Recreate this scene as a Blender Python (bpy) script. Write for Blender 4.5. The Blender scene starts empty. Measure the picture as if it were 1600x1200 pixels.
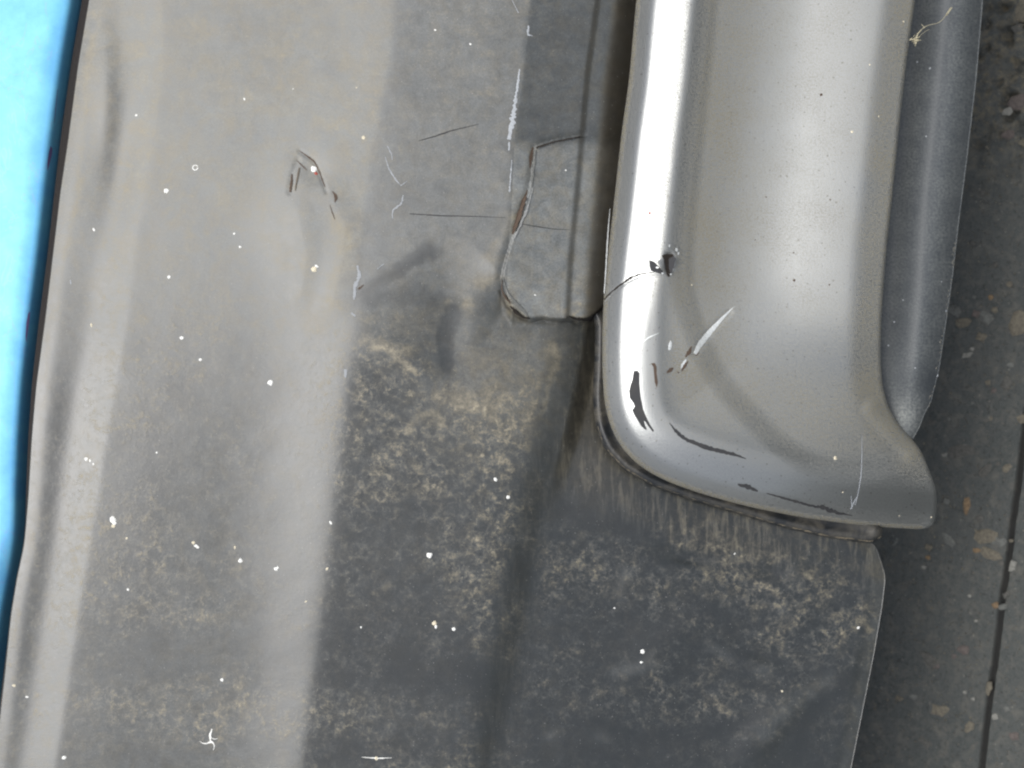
import bpy, math, random
import numpy as np
from mathutils import Matrix, Vector
from mathutils.geometry import delaunay_2d_cdt

scene = bpy.context.scene
col = scene.collection
rng = np.random.default_rng(7)
random.seed(7)

# ------------------------------------------------------------------ frame
# The bumper is modelled in its own frame: u across the car side-on (down the
# bumper), v along the bumper, w out of its face.  One unit is 0.3125 mm.
S = 0.0003125
EL = math.radians(55.0)
D = 2240.0
O = Vector((0.0, 0.0, 0.30))
sE, cE = math.sin(EL), math.cos(EL)
R_ = Vector((0, -sE, -cE))
U_ = Vector((1, 0, 0))
B_ = Vector((0, -cE, sE))
MAT = np.array([[R_.x, U_.x, B_.x], [R_.y, U_.y, B_.y], [R_.z, U_.z, B_.z]])

def world(px, py, z):
    px, py, z = np.broadcast_arrays(np.asarray(px, float), np.asarray(py, float), np.asarray(z, float))
    f = (D - z) / D
    loc = np.stack([(px - 800) * f, (600 - py) * f, z], -1) * S
    return loc @ MAT.T + np.array(O)

CAMP = np.array(O) + MAT @ np.array([0, 0, D]) * S
def ground_pt(px, py, z=0.0):
    p = world(px, py, 0.0)
    d = p - CAMP
    t = (z - CAMP[2]) / d[..., 2]
    return CAMP + d * t[..., None]

# ------------------------------------------------------------------ camera
cd = bpy.data.cameras.new("camera")
cam = bpy.data.objects.new("camera", cd)
col.objects.link(cam)
m3 = Matrix(((R_.x, U_.x, B_.x), (R_.y, U_.y, B_.y), (R_.z, U_.z, B_.z)))
cam.matrix_world = Matrix.Translation(Vector(CAMP)) @ m3.to_4x4()
cd.sensor_width = 36.0
cd.lens = 36.0 * D / 1600.0
cd.clip_start = 0.01
cd.clip_end = 500
cd.dof.use_dof = True
cd.dof.focus_distance = D * S
cd.dof.aperture_fstop = 11.0
scene.camera = cam

# ------------------------------------------------------------------ light
sun_local = Vector((-0.50, 0.06, 0.86)).normalized()
sun_w = (m3 @ sun_local).normalized()
sl = bpy.data.lights.new("sun", 'SUN')
sl.energy = 1.5
sl.angle = math.radians(34)
sl.color = (1.0, 0.99, 0.965)
so = bpy.data.objects.new("sun", sl)
so.rotation_euler = sun_w.to_track_quat('Z', 'Y').to_euler()
col.objects.link(so)
w = bpy.data.worlds.new("World")
scene.world = w
w.use_nodes = True
nt = w.node_tree
bg = nt.nodes["Background"]
sky = nt.nodes.new("ShaderNodeTexSky")
sky.sky_type = 'NISHITA'
sky.sun_disc = False
sky.sun_elevation = math.asin(sun_w.z)
sky.sun_rotation = math.atan2(sun_w.x, sun_w.y)
sky.dust_density = 4.0
hs = nt.nodes.new("ShaderNodeHueSaturation")
hs.inputs["Saturation"].default_value = 0.42
nt.links.new(sky.outputs[0], hs.inputs["Color"])
nt.links.new(hs.outputs[0], bg.inputs[0])
bg.inputs[1].default_value = 0.12
scene.view_settings.view_transform = 'Standard'
scene.view_settings.look = 'None'
scene.view_settings.exposure = 0.55
scene.view_settings.gamma = 1.0
scene.cycles.filter_width = 2.2

# ------------------------------------------------------------------ helpers
def sstep(a, b, x):
    t = np.clip((np.asarray(x, float) - a) / (b - a), 0, 1)
    return t * t * (3 - 2 * t)

def softramp(v, w):
    v = np.asarray(v, float) / w
    return w * np.where(v > 20, v, np.log1p(np.exp(np.clip(v, -40, 20))))

class Curve:
    """x as a smoothed function of y, extended straight past its ends"""
    def __init__(s, pts, sm=14):
        ys = np.array([p[1] for p in pts], float); xs = np.array([p[0] for p in pts], float)
        g = np.arange(-900, 2101, 4.0)
        v = np.interp(g, ys, xs)
        a = (xs[1] - xs[0]) / (ys[1] - ys[0]); b = (xs[-1] - xs[-2]) / (ys[-1] - ys[-2])
        v = np.where(g < ys[0], xs[0] + a * (g - ys[0]), v)
        v = np.where(g > ys[-1], xs[-1] + b * (g - ys[-1]), v)
        if sm > 0:
            k = np.exp(-0.5 * (np.arange(-40, 41) * 4.0 / sm) ** 2); k /= k.sum()
            vv = np.convolve(v, k, 'same'); vv[:45] = v[:45]; vv[-45:] = v[-45:]
            v = vv
        s.g, s.v = g, v
    def __call__(s, y):
        return np.interp(y, s.g, s.v)

def sinterp(y, ys, vs, sm=55):
    g = np.arange(-900, 2101, 4.0)
    v = np.interp(g, ys, vs)
    k = np.exp(-0.5 * (np.arange(-50, 51) * 4.0 / sm) ** 2); k /= k.sum()
    v = np.convolve(np.pad(v, 50, mode='edge'), k, 'valid')
    return np.interp(y, g, v)

def smooth_path(pts, step=6.0, sm=2):
    p = np.array(pts, float)
    q = [p[0]]
    for a, b in zip(p[:-1], p[1:]):
        n = max(1, int(np.hypot(*(b - a)) / step))
        for i in range(1, n + 1):
            q.append(a + (b - a) * i / n)
    q = np.array(q)
    for _ in range(sm * 4):
        q[1:-1] = 0.25 * q[:-2] + 0.5 * q[1:-1] + 0.25 * q[2:]
    return q

def pdist(x, y, path, signed=False):
    """distance to a polyline (and side: + on the left hand when walking it)"""
    x = np.asarray(x, float); y = np.asarray(y, float)
    best = np.full(x.shape, 1e18); sg = np.ones(x.shape)
    P = np.asarray(path, float)
    for a, b in zip(P[:-1], P[1:]):
        dx, dy = b - a
        L = dx * dx + dy * dy
        if L < 1e-9: continue
        t = np.clip(((x - a[0]) * dx + (y - a[1]) * dy) / L, 0, 1)
        ex = x - a[0] - t * dx; ey = y - a[1] - t * dy
        d2 = ex * ex + ey * ey
        m = d2 < best
        best = np.where(m, d2, best)
        if signed:
            sg = np.where(m, np.sign(dx * ey - dy * ex) + 1e-9, sg)
    d = np.sqrt(best)
    return d * np.sign(sg) if signed else d

def stroke(x, y, pts, wd, soft=3.0):
    """0..1 mask of a hand drawn mark"""
    P = np.array(pts, float); pad = wd + soft * 2 + 2
    m = (x > P[:, 0].min() - pad) & (x < P[:, 0].max() + pad) & (y > P[:, 1].min() - pad) & (y < P[:, 1].max() + pad)
    out = np.zeros(x.shape)
    if m.any():
        d = pdist(x[m], y[m], P)
        out[m] = 1 - sstep(wd * 0.5 - soft * 0.5, wd * 0.5 + soft, d)
    return out

def blob(x, y, cx, cy, rx, ry=None, rot=0):
    ry = ry or rx
    c, s_ = math.cos(rot), math.sin(rot)
    a = ((x - cx) * c + (y - cy) * s_) / rx; b = (-(x - cx) * s_ + (y - cy) * c) / ry
    return np.exp(-(a * a + b * b))

_tab = rng.random((256, 256))
def vnoise(x, y, sc):
    x = np.asarray(x, float) / sc; y = np.asarray(y, float) / sc
    xi = np.floor(x).astype(int); yi = np.floor(y).astype(int)
    fx = x - xi; fy = y - yi
    fx = fx * fx * (3 - 2 * fx); fy = fy * fy * (3 - 2 * fy)
    g = lambda a, b: _tab[a % 256, b % 256]
    return (g(xi, yi) * (1 - fx) + g(xi + 1, yi) * fx) * (1 - fy) + (g(xi, yi + 1) * (1 - fx) + g(xi + 1, yi + 1) * fx) * fy
def fnoise(x, y, sc, n=3):
    t = 0; a = 0.5; s_ = 0
    for i in range(n):
        t = t + a * vnoise(x + 37 * i, y + 91 * i, sc / 2 ** i); s_ += a; a *= 0.5
    return t / s_

def link(name, me, mat, parent=None):
    o = bpy.data.objects.new(name, me)
    col.objects.link(o)
    if mat is not None and len(me.materials) == 0:
        me.materials.append(mat)
    if parent is not None:
        o.parent = parent
    return o

def mesh_from(name, co, faces, smooth=True):
    me = bpy.data.meshes.new(name)
    co = np.asarray(co, float).reshape(-1, 3)
    faces = np.asarray(faces)
    if faces.ndim == 2:
        n, k = faces.shape
        me.vertices.add(len(co)); me.vertices.foreach_set("co", co.ravel())
        me.loops.add(n * k); me.loops.foreach_set("vertex_index", faces.ravel().astype(np.int32))
        me.polygons.add(n); me.polygons.foreach_set("loop_start", (np.arange(n) * k).astype(np.int32))
    else:
        me.from_pydata([tuple(c) for c in co], [], [tuple(f) for f in faces])
    me.update(calc_edges=True)
    me.validate()
    me.polygons.foreach_set("use_smooth", [smooth] * len(me.polygons))
    return me

def set_attr(me, name, v):
    a = me.attributes.new(name, 'FLOAT', 'POINT')
    a.data.foreach_set("value", np.asarray(v, np.float32).ravel())

def set_pc(me, px, py):
    a = me.attributes.new("pc", 'FLOAT_VECTOR', 'POINT')
    v = np.stack([np.asarray(px).ravel() / 100.0, np.asarray(py).ravel() / 100.0, np.zeros(np.size(px))], -1)
    a.data.foreach_set("vector", v.astype(np.float32).ravel())

def grid_sheet(name, xl, xr, ys, nx, H, mat, parent, attrs=None, skirt=None):
    """rows from xl(y) to xr(y); skirt = (left, right, top, bottom) depth of the turned-in edge"""
    ys = np.asarray(ys, float)
    tt = np.linspace(0, 1, nx)
    L = xl(ys) if callable(xl) else np.full(len(ys), float(xl))
    Rr = xr(ys) if callable(xr) else np.full(len(ys), float(xr))
    X = L[:, None] + (Rr - L)[:, None] * tt[None, :]
    Y = np.repeat(ys[:, None], nx, 1)
    Z = H(X, Y)
    co = world(X, Y, Z)
    ny = len(ys)
    idx = np.arange(ny * nx).reshape(ny, nx)
    f = [np.stack([idx[:-1, :-1], idx[1:, :-1], idx[1:, 1:], idx[:-1, 1:]], -1).reshape(-1, 4)]
    co = co.reshape(-1, 3); PX = X.ravel(); PY = Y.ravel(); n = len(co)
    if skirt:
        for e, dep in zip(('l', 'r', 't', 'b'), skirt):
            if not dep: continue
            line = {'l': idx[:, 0], 'r': idx[::-1, -1], 't': idx[0, ::-1], 'b': idx[-1, :]}[e]
            a = line
            base = co[a].copy(); px = PX[a]; py = PY[a]
            sg = {'l': (1, 0), 'r': (-1, 0), 't': (0, 1), 'b': (0, -1)}[e]
            prev = a
            for k, (ins, dz) in enumerate(((1.2, 0.06), (3.0, 0.5), (6.0, 1.0))):
                zz = Z.ravel()[a] - dep * dz
                nc = world(px + sg[0] * ins, py + sg[1] * ins, zz)
                new = np.arange(n, n + len(a)); n += len(a)
                co = np.concatenate([co, nc]); PX = np.concatenate([PX, px]); PY = np.concatenate([PY, py])
                f.append(np.stack([prev[:-1], new[:-1], new[1:], prev[1:]], -1)[:, ::-1])
                prev = new
    me = mesh_from(name, co, np.concatenate(f))
    set_pc(me, PX, PY)
    if attrs:
        for k, v in attrs(PX, PY).items():
            set_attr(me, k, v)
    return link(name, me, mat, parent)

def inside(x, y, poly):
    P = np.asarray(poly, float); r = np.zeros(x.shape, bool)
    j = len(P) - 1
    for i in range(len(P)):
        xi, yi = P[i]; xj, yj = P[j]
        c = ((yi > y) != (yj > y)) & (x < (xj - xi) * (y - yi) / (yj - yi + 1e-12) + xi)
        r ^= c; j = i
    return r

def poly_sheet(name, outline, H, mat, parent, sp=4.0, skirt=0.0, attrs=None, lift=0.0, rim=(0.0, 0.0)):
    """a sheet of any outline laid on the surface H, with its edge turned down by skirt"""
    P = np.array(outline, float)
    a2 = 0.5 * np.sum(P[:, 0] * np.roll(P[:, 1], -1) - np.roll(P[:, 0], -1) * P[:, 1])
    if a2 < 0: P = P[::-1]
    gx, gy = np.meshgrid(np.arange(P[:, 0].min(), P[:, 0].max(), sp), np.arange(P[:, 1].min(), P[:, 1].max(), sp))
    gx = gx.ravel(); gy = gy.ravel()
    gx = gx + 0.31 * sp * np.where((np.round((gy - P[:, 1].min()) / sp) % 2) > 0, 1, 0)
    m = inside(gx, gy, P)
    gx, gy = gx[m], gy[m]
    if len(gx):
        d = pdist(gx, gy, np.vstack([P, P[:1]]))
        gx, gy = gx[d > sp * 0.45], gy[d > sp * 0.45]
    V = [Vector((float(a), float(b))) for a, b in P] + [Vector((float(a), float(b))) for a, b in zip(gx, gy)]
    nb = len(P)
    vo, eo, fo, *_ = delaunay_2d_cdt(V, [], [list(range(nb))], 1, 1e-4)
    v = np.array([[q.x, q.y] for q in vo])
    Z = H(v[:, 0], v[:, 1]) + lift
    co = world(v[:, 0], v[:, 1], Z)
    F = np.array(fo)
    # orient to the camera side
    p = v[F]
    ar = (p[:, 1, 0] - p[:, 0, 0]) * (p[:, 2, 1] - p[:, 0, 1]) - (p[:, 2, 0] - p[:, 0, 0]) * (p[:, 1, 1] - p[:, 0, 1])
    F = np.where((ar > 0)[:, None], F[:, ::-1], F)
    PX, PY = v[:, 0], v[:, 1]
    faces = [F]
    if skirt:
        n = len(co); prev = np.arange(nb); cen = P.mean(0)
        nxt = np.roll(P, -1, 0) - np.roll(P, 1, 0)
        nrm = np.stack([-nxt[:, 1], nxt[:, 0]], -1); nrm /= np.linalg.norm(nrm, axis=1)[:, None] + 1e-9
        for ins, dz in ((0.3, 0.15), (1.5, 0.55), (4.0, 1.0)):
            q = P + nrm * min(ins, 4.0)
            zz = Z[:nb] - skirt * dz
            nc = world(q[:, 0], q[:, 1], zz)
            new = np.arange(n, n + nb); n += nb
            co = np.concatenate([co, nc]); PX = np.concatenate([PX, P[:, 0]]); PY = np.concatenate([PY, P[:, 1]])
            pr2, nw2 = np.roll(prev, -1), np.roll(new, -1)
            faces.append(np.stack([prev, pr2, nw2], -1)); faces.append(np.stack([prev, nw2, new], -1))
            prev = new
    me = mesh_from(name, co, np.concatenate(faces))
    set_pc(me, PX, PY)
    if attrs:
        for k, vv in attrs(PX, PY).items():
            set_attr(me, k, vv)
    return link(name, me, mat, parent)

def ribbon_outline(pts, widths, jit=0.25, step=3.0):
    p = smooth_path(pts, step, 1)
    n = len(p)
    wv = np.interp(np.linspace(0, 1, n), np.linspace(0, 1, len(widths)), widths)
    t = np.gradient(p, axis=0); t /= np.linalg.norm(t, axis=1)[:, None] + 1e-9
    nr = np.stack([-t[:, 1], t[:, 0]], -1)
    ja = 1 + jit * (rng.random(n) * 2 - 1); jb = 1 + jit * (rng.random(n) * 2 - 1)
    wv = np.maximum(wv, 0.35)
    return np.concatenate([p + nr * (wv * ja * 0.5)[:, None], (p - nr * (wv * jb * 0.5)[:, None])[::-1]])

def ribbon(name, pts, widths, H, mat, parent, lift=0.5, jit=0.25, step=3.0, lens=0.0):
    """a crack, scratch or chip: a strip lying on the surface, lens > 0 arches its middle"""
    p = smooth_path(pts, step, 1)
    n = len(p)
    wv = np.interp(np.linspace(0, 1, n), np.linspace(0, 1, len(widths)), widths)
    t = np.gradient(p, axis=0); t /= np.linalg.norm(t, axis=1)[:, None] + 1e-9
    nr = np.stack([-t[:, 1], t[:, 0]], -1)
    ja = 1 + jit * (rng.random(n) * 2 - 1); jb = 1 + jit * (rng.random(n) * 2 - 1)
    wv = np.maximum(wv, 0.3)
    rows = [p + nr * (wv * ja * 0.5)[:, None], p, p - nr * (wv * jb * 0.5)[:, None]]
    X = np.stack([r[:, 0] for r in rows], 1); Y = np.stack([r[:, 1] for r in rows], 1)
    Z = H(X, Y) + lift
    Z[:, 1] += lens
    co = world(X, Y, Z)
    idx = np.arange(n * 3).reshape(n, 3)
    f = np.stack([idx[:-1, :-1], idx[1:, :-1], idx[1:, 1:], idx[:-1, 1:]], -1).reshape(-1, 4)[:, ::-1]
    me = mesh_from(name, co, f)
    set_pc(me, X, Y)
    return link(name, me, mat, parent)

# ------------------------------------------------------------------ node helper
class NT:
    def __init__(s, name):
        s.m = bpy.data.materials.new(name); s.m.use_nodes = True
        s.t = s.m.node_tree; s.b = s.t.nodes["Principled BSDF"]
    def new(s, typ, **kw):
        n = s.t.nodes.new(typ)
        for k, v in kw.items():
            setattr(n, k, v)
        return n
    def put(s, sock, v):
        if hasattr(v, 'is_output') or isinstance(v, bpy.types.NodeSocket):
            s.t.links.new(v, sock)
        else:
            try: sock.default_value = v
            except Exception: sock.default_value = (*v, 1.0)
    def attr(s, name, vec=False):
        n = s.new("ShaderNodeAttribute"); n.attribute_name = name
        return n.outputs["Vector" if vec else "Fac"]
    def noise(s, vec, scale, detail=2.0, rough=0.5, dist=0.0):
        n = s.new("ShaderNodeTexNoise")
        s.put(n.inputs["Vector"], vec); n.inputs["Scale"].default_value = scale
        n.inputs["Detail"].default_value = detail; n.inputs["Roughness"].default_value = rough
        n.inputs["Distortion"].default_value = dist
        return n.outputs["Fac"]
    def math(s, op, a, b=0.0, c=None, clamp=False):
        n = s.new("ShaderNodeMath", operation=op, use_clamp=clamp)
        s.put(n.inputs[0], a); s.put(n.inputs[1], b)
        if c is not None: s.put(n.inputs[2], c)
        return n.outputs[0]
    def rng(s, v, a, b, c=0.0, d=1.0, smooth=False):
        n = s.new("ShaderNodeMapRange")
        if smooth: n.interpolation_type = 'SMOOTHSTEP'
        s.put(n.inputs[0], v)
        for i, q in enumerate((a, b, c, d)): s.put(n.inputs[i + 1], q)
        return n.outputs[0]
    def mix(s, f, a, b):
        n = s.new("ShaderNodeMix", data_type='RGBA')
        s.put(n.inputs[0], f); s.put(n.inputs[6], a); s.put(n.inputs[7], b)
        return n.outputs[2]
    def scalev(s, vec, sc):
        n = s.new("ShaderNodeMapping"); s.put(n.inputs[0], vec); n.inputs["Scale"].default_value = sc
        return n.outputs[0]
    def bump(s, h, strength=0.3, dist=0.0005):
        n = s.new("ShaderNodeBump"); s.put(n.inputs["Height"], h)
        n.inputs["Strength"].default_value = strength; n.inputs["Distance"].default_value = dist
        s.t.links.new(n.outputs[0], s.b.inputs["Normal"])
    def set(s, **kw):
        nm = dict(color="Base Color", rough="Roughness", metal="Metallic", ior="IOR", coat="Coat Weight",
                  coatr="Coat Roughness", spec="Specular IOR Level", sheen="Sheen Weight")
        for k, v in kw.items(): s.put(s.b.inputs[nm[k]], v)

def simple(name, color, rough=0.6, metal=0.0, vary=0.25, sc=30.0):
    n = NT(name); v = n.new("ShaderNodeTexCoord").outputs["Object"]
    f = n.noise(n.new("ShaderNodeNewGeometry").outputs["Position"], 1500.0 * sc / 30.0, 3.0, 0.6)
    lo = tuple(c * (1 - vary) for c in color); hi = tuple(min(1, c * (1 + vary)) for c in color)
    n.set(color=n.mix(n.rng(f, 0.3, 0.7), lo, hi), rough=rough, metal=metal)
    n.bump(f, 0.15, 0.0002)
    return n.m

# ------------------------------------------------------------------ materials
def web_lines(n, pc, scale, thin, dist=1.2):
    f = n.noise(pc, scale, 4.0, 0.62, dist)
    a = n.math('ABSOLUTE', n.math('SUBTRACT', f, 0.5))
    return n.rng(a, 0.0, thin, 1.0, 0.0, smooth=True)

def make_plastic():
    n = NT("dusty_plastic")
    pc = n.attr("pc", True)
    film, web, warm, grime_shade, streak = (n.attr(k) for k in ("film", "web", "warm", "grime_shade", "streak"))
    def cells(scale, wrp, a, b):
        nz = n.new("ShaderNodeTexNoise"); n.put(nz.inputs["Vector"], pc)
        nz.inputs["Scale"].default_value = scale * 1.1; nz.inputs["Detail"].default_value = 4.0; nz.inputs["Roughness"].default_value = 0.65
        sub = n.new("ShaderNodeVectorMath", operation='SUBTRACT'); n.put(sub.inputs[0], nz.outputs["Color"]); sub.inputs[1].default_value = (0.5, 0.5, 0.5)
        sc_ = n.new("ShaderNodeVectorMath", operation='SCALE'); n.put(sc_.inputs[0], sub.outputs[0]); sc_.inputs["Scale"].default_value = wrp
        ad = n.new("ShaderNodeVectorMath", operation='ADD'); n.put(ad.inputs[0], pc); n.put(ad.inputs[1], sc_.outputs[0])
        vo = n.new("ShaderNodeTexVoronoi", feature='DISTANCE_TO_EDGE'); n.put(vo.inputs["Vector"], ad.outputs[0]); vo.inputs["Scale"].default_value = scale
        return n.rng(vo.outputs["Distance"], a, b, 1.0, 0.0, smooth=True)
    gran = n.rng(n.noise(pc, 22.0, 3.0, 0.75), 0.38, 0.62)
    w1 = n.math('MULTIPLY', cells(4.2, 0.40, 0.0, 0.105), n.math('ADD', n.math('MULTIPLY', gran, 0.8), 0.35))
    w2 = n.math('MULTIPLY', cells(8.5, 0.20, 0.0, 0.17), n.math('ADD', n.math('MULTIPLY', gran, 0.8), 0.35))
    w3 = n.rng(n.noise(pc, 12.0, 5.0, 0.75, 0.6), 0.46, 0.68)
    gate = n.rng(n.noise(pc, 1.9, 4.0, 0.65, 0.5), 0.36, 0.60)
    fine = n.rng(n.noise(pc, 4.5, 3.0, 0.6), 0.35, 0.65)
    b1 = n.rng(n.noise(pc, 6.5, 5.0, 0.72, 0.35), 0.47, 0.66)
    b2 = n.rng(n.noise(pc, 15.0, 4.0, 0.75, 0.3), 0.40, 0.66)
    soft = cells(4.6, 0.34, 0.0, 0.42)
    wsum = n.math('MULTIPLY', n.math('MULTIPLY', b1, n.math('ADD', n.math('MULTIPLY', b2, 1.1), 0.25)), n.math('ADD', n.math('MULTIPLY', soft, 0.9), 0.35))
    thread = n.math('ADD', n.math('MULTIPLY', w1, 0.42), n.math('MULTIPLY', w2, 0.26))
    wsum = n.math('ADD', n.math('MULTIPLY', wsum, 1.25), n.math('MULTIPLY', thread, n.math('ADD', n.math('MULTIPLY', fine, 0.7), 0.3)))
    wsum = n.math('MULTIPLY', wsum, n.math('ADD', n.math('MULTIPLY', gate, 0.65), 0.40))
    wsum = n.math('MULTIPLY', wsum, web)
    # rain runs, drawn out along the bumper's length or down it
    sv = n.noise(n.scalev(pc, (9.0, 1.3, 1.0)), 1.0, 6.0, 0.75, 0.35)
    sfac = n.math('MULTIPLY', n.rng(sv, 0.49, 0.62), streak)
    brushed = n.noise(n.scalev(pc, (0.35, 14.0, 1.0)), 1.0, 3.0, 0.6, 0.2)
    fn = n.noise(pc, 1.1, 4.0, 0.6)
    warmn = n.math('MULTIPLY', warm, n.rng(n.noise(pc, 10.0, 5.0, 0.75, 0.5), 0.32, 0.66, 0.15, 1.35))
    filmv = n.math('MULTIPLY', film, n.math('ADD', n.math('MULTIPLY', fn, 0.7), 0.65))
    filmv = n.math('ADD', filmv, n.math('MULTIPLY', n.math('MULTIPLY', n.math('SUBTRACT', brushed, 0.5), film), 0.16))
    mott = n.rng(n.noise(pc, 4.2, 6.0, 0.72, 0.5), 0.32, 0.68, 0.66, 1.34)
    filmv = n.math('MULTIPLY', filmv, mott)
    grain = n.noise(pc, 34.0, 3.0, 0.8)
    filmv = n.math('MULTIPLY', filmv, n.rng(grain, 0.30, 0.70, 0.66, 1.34))
    amt = n.math('ADD', n.math('ADD', filmv, n.math('MULTIPLY', wsum, 0.30)), n.math('MULTIPLY', sfac, 0.22), clamp=True)
    amt = n.math('ADD', amt, n.math('MULTIPLY', warmn, 0.34), clamp=True)
    warmf = n.math('ADD', n.math('MULTIPLY', wsum, 0.9), n.math('ADD', n.math('ADD', warm, n.math('MULTIPLY', streak, 0.7)), n.math('MULTIPLY', n.rng(n.noise(pc, 3.3, 5.0, 0.7, 0.5), 0.42, 0.64), 0.55)), clamp=True)
    dust = n.mix(warmf, (0.275, 0.290, 0.285), (0.33, 0.29, 0.205))
    c = n.mix(amt, (0.013, 0.016, 0.017), dust)
    c = n.mix(n.math('MULTIPLY', grime_shade, 0.85), c, (0.022, 0.018, 0.012))
    spk = n.rng(n.noise(pc, 38.0, 0.0, 0.5), 0.80, 0.84)
    c = n.mix(n.math('MULTIPLY', spk, 0.22), c, (0.55, 0.54, 0.50))
    rough = n.math('ADD', 0.27, n.math('MULTIPLY', amt, 0.45), clamp=True)
    n.set(color=c, rough=rough, ior=1.62)
    hgt = n.math('ADD', n.math('MULTIPLY', wsum, 0.6), n.math('ADD', n.math('MULTIPLY', grain, 0.3), n.math('MULTIPLY', n.noise(pc, 9.0, 2.0), 0.5)))
    n.bump(hgt, 0.14, 0.0004)
    return n.m

def make_silver():
    n = NT("silver_paint")
    pc = n.attr("pc", True)
    grain = n.noise(pc, 32.0, 3.0, 0.8)
    g2 = n.noise(pc, 18.0, 3.0, 0.7)
    dust = n.attr("dust")
    cl = n.noise(pc, 1.3, 4.0, 0.6)
    d = n.math('MULTIPLY', dust, n.rng(cl, 0.25, 0.7, 0.55, 1.15), clamp=True)
    d = n.math('MULTIPLY', d, n.rng(grain, 0.40, 0.60, 0.25, 1.75), clamp=True)
    pits = n.rng(n.noise(pc, 22.0, 0.0), 0.20, 0.25, 1.0, 0.0)
    c = n.mix(d, n.mix(grain, (0.24, 0.25, 0.25), (0.43, 0.44, 0.435)), (0.215, 0.198, 0.150))
    c = n.mix(n.math('MULTIPLY', pits, 0.5), c, (0.12, 0.11, 0.09))
    n.set(color=c, rough=n.math('ADD', 0.36, n.math('MULTIPLY', d, 0.6)), metal=n.math('SUBTRACT', 0.9, n.math('MULTIPLY', d, 0.7), clamp=True), coat=0.1, coatr=0.2)
    n.bump(n.math('ADD', grain, n.math('MULTIPLY', g2, 0.6)), 0.24, 0.0003)
    return n.m

def make_blue():
    n = NT("blue_metallic_paint")
    pc = n.attr("pc", True)
    cl = n.noise(pc, 1.6, 4.0, 0.65)
    fl = n.noise(pc, 50.0, 2.0, 0.7)
    c = n.mix(n.rng(cl, 0.35, 0.7), (0.075, 0.29, 0.55), (0.135, 0.42, 0.60))
    c = n.mix(n.rng(fl, 0.3, 0.7, 0.0, 0.25), c, (0.14, 0.50, 0.70))
    thin = web_lines(n, n.scalev(pc, (1.2, 0.5, 1)), 1.5, 0.012, 0.5)
    c = n.mix(n.math('MULTIPLY', thin, 0.25), c, (0.20, 0.25, 0.45))
    n.set(color=c, rough=0.5, metal=0.35, coat=0.25, coatr=0.25)
    n.bump(cl, 0.05, 0.0005)
    return n.m

def make_black(name, col_=(0.016, 0.018, 0.020), rough=0.42, dusta=0.25):
    n = NT(name)
    pc = n.attr("pc", True)
    cl = n.noise(pc, 3.0, 5.0, 0.65, 0.4)
    gr = n.noise(pc, 55.0, 2.0, 0.7)
    a = n.math('MULTIPLY', n.rng(cl, 0.4, 0.75), n.math('MULTIPLY', n.rng(gr, 0.3, 0.7, 0.5, 1.3), dusta), clamp=True)
    n.set(color=n.mix(a, col_, (0.25, 0.22, 0.165)), rough=n.math('ADD', rough, n.math('MULTIPLY', a, 0.6)), ior=1.5)
    n.bump(gr, 0.15, 0.0003)
    return n.m

def make_lip():
    n = NT("lip_plastic")
    pc = n.attr("pc", True)
    d = n.attr("dust")
    gr = n.noise(pc, 26.0, 2.0, 0.75)
    cl = n.noise(pc, 2.6, 5.0, 0.65)
    a = n.math('MULTIPLY', d, n.math('MULTIPLY', n.rng(gr, 0.32, 0.68, 0.4, 1.6), n.rng(cl, 0.3, 0.7, 0.6, 1.3)), clamp=True)
    n.set(color=n.mix(a, (0.028, 0.035, 0.044), (0.24, 0.25, 0.235)), rough=n.math('ADD', 0.50, n.math('MULTIPLY', a, 0.5)), ior=1.5)
    n.bump(gr, 0.12, 0.0003)
    return n.m

def make_asphalt():
    n = NT("asphalt")
    v = n.new("ShaderNodeTexCoord").outputs["Object"]
    big = n.noise(v, 14.0, 5.0, 0.6)
    mid = n.noise(v, 120.0, 5.0, 0.7, 0.4)
    fi = n.noise(v, 900.0, 3.0, 0.75)
    c = n.mix(n.rng(big, 0.3, 0.7), (0.036, 0.043, 0.042), (0.052, 0.057, 0.054))
    c = n.mix(n.rng(mid, 0.47, 0.68, 0, 0.75), c, (0.110, 0.104, 0.086))
    c = n.mix(n.rng(fi, 0.40, 0.62, 0, 0.7), c, (0.072, 0.075, 0.070))
    dk = n.rng(n.noise(v, 380.0, 4.0, 0.7), 0.30, 0.46, 0.75, 0.0)
    c = n.mix(dk, c, (0.018, 0.019, 0.018))
    sp = n.rng(n.noise(v, 520.0, 0.0), 0.80, 0.83)
    c = n.mix(n.math('MULTIPLY', sp, 0.45), c, (0.22, 0.21, 0.18))
    # brown grit towards the coarse corner
    gr = n.attr("coarse")
    brn = n.rng(n.noise(v, 210.0, 5.0, 0.7, 0.6), 0.46, 0.70)
    c = n.mix(n.math('MULTIPLY', n.math('MULTIPLY', brn, gr), 0.9), c, (0.145, 0.122, 0.078))
    tar = n.attr("tar")
    c = n.mix(n.math('MULTIPLY', tar, 0.9), c, (0.006, 0.006, 0.006))
    n.set(color=c, rough=0.85)
    n.bump(n.math('ADD', n.math('MULTIPLY', mid, 1.2), fi), 0.55, 0.0012)
    return n.m

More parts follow.
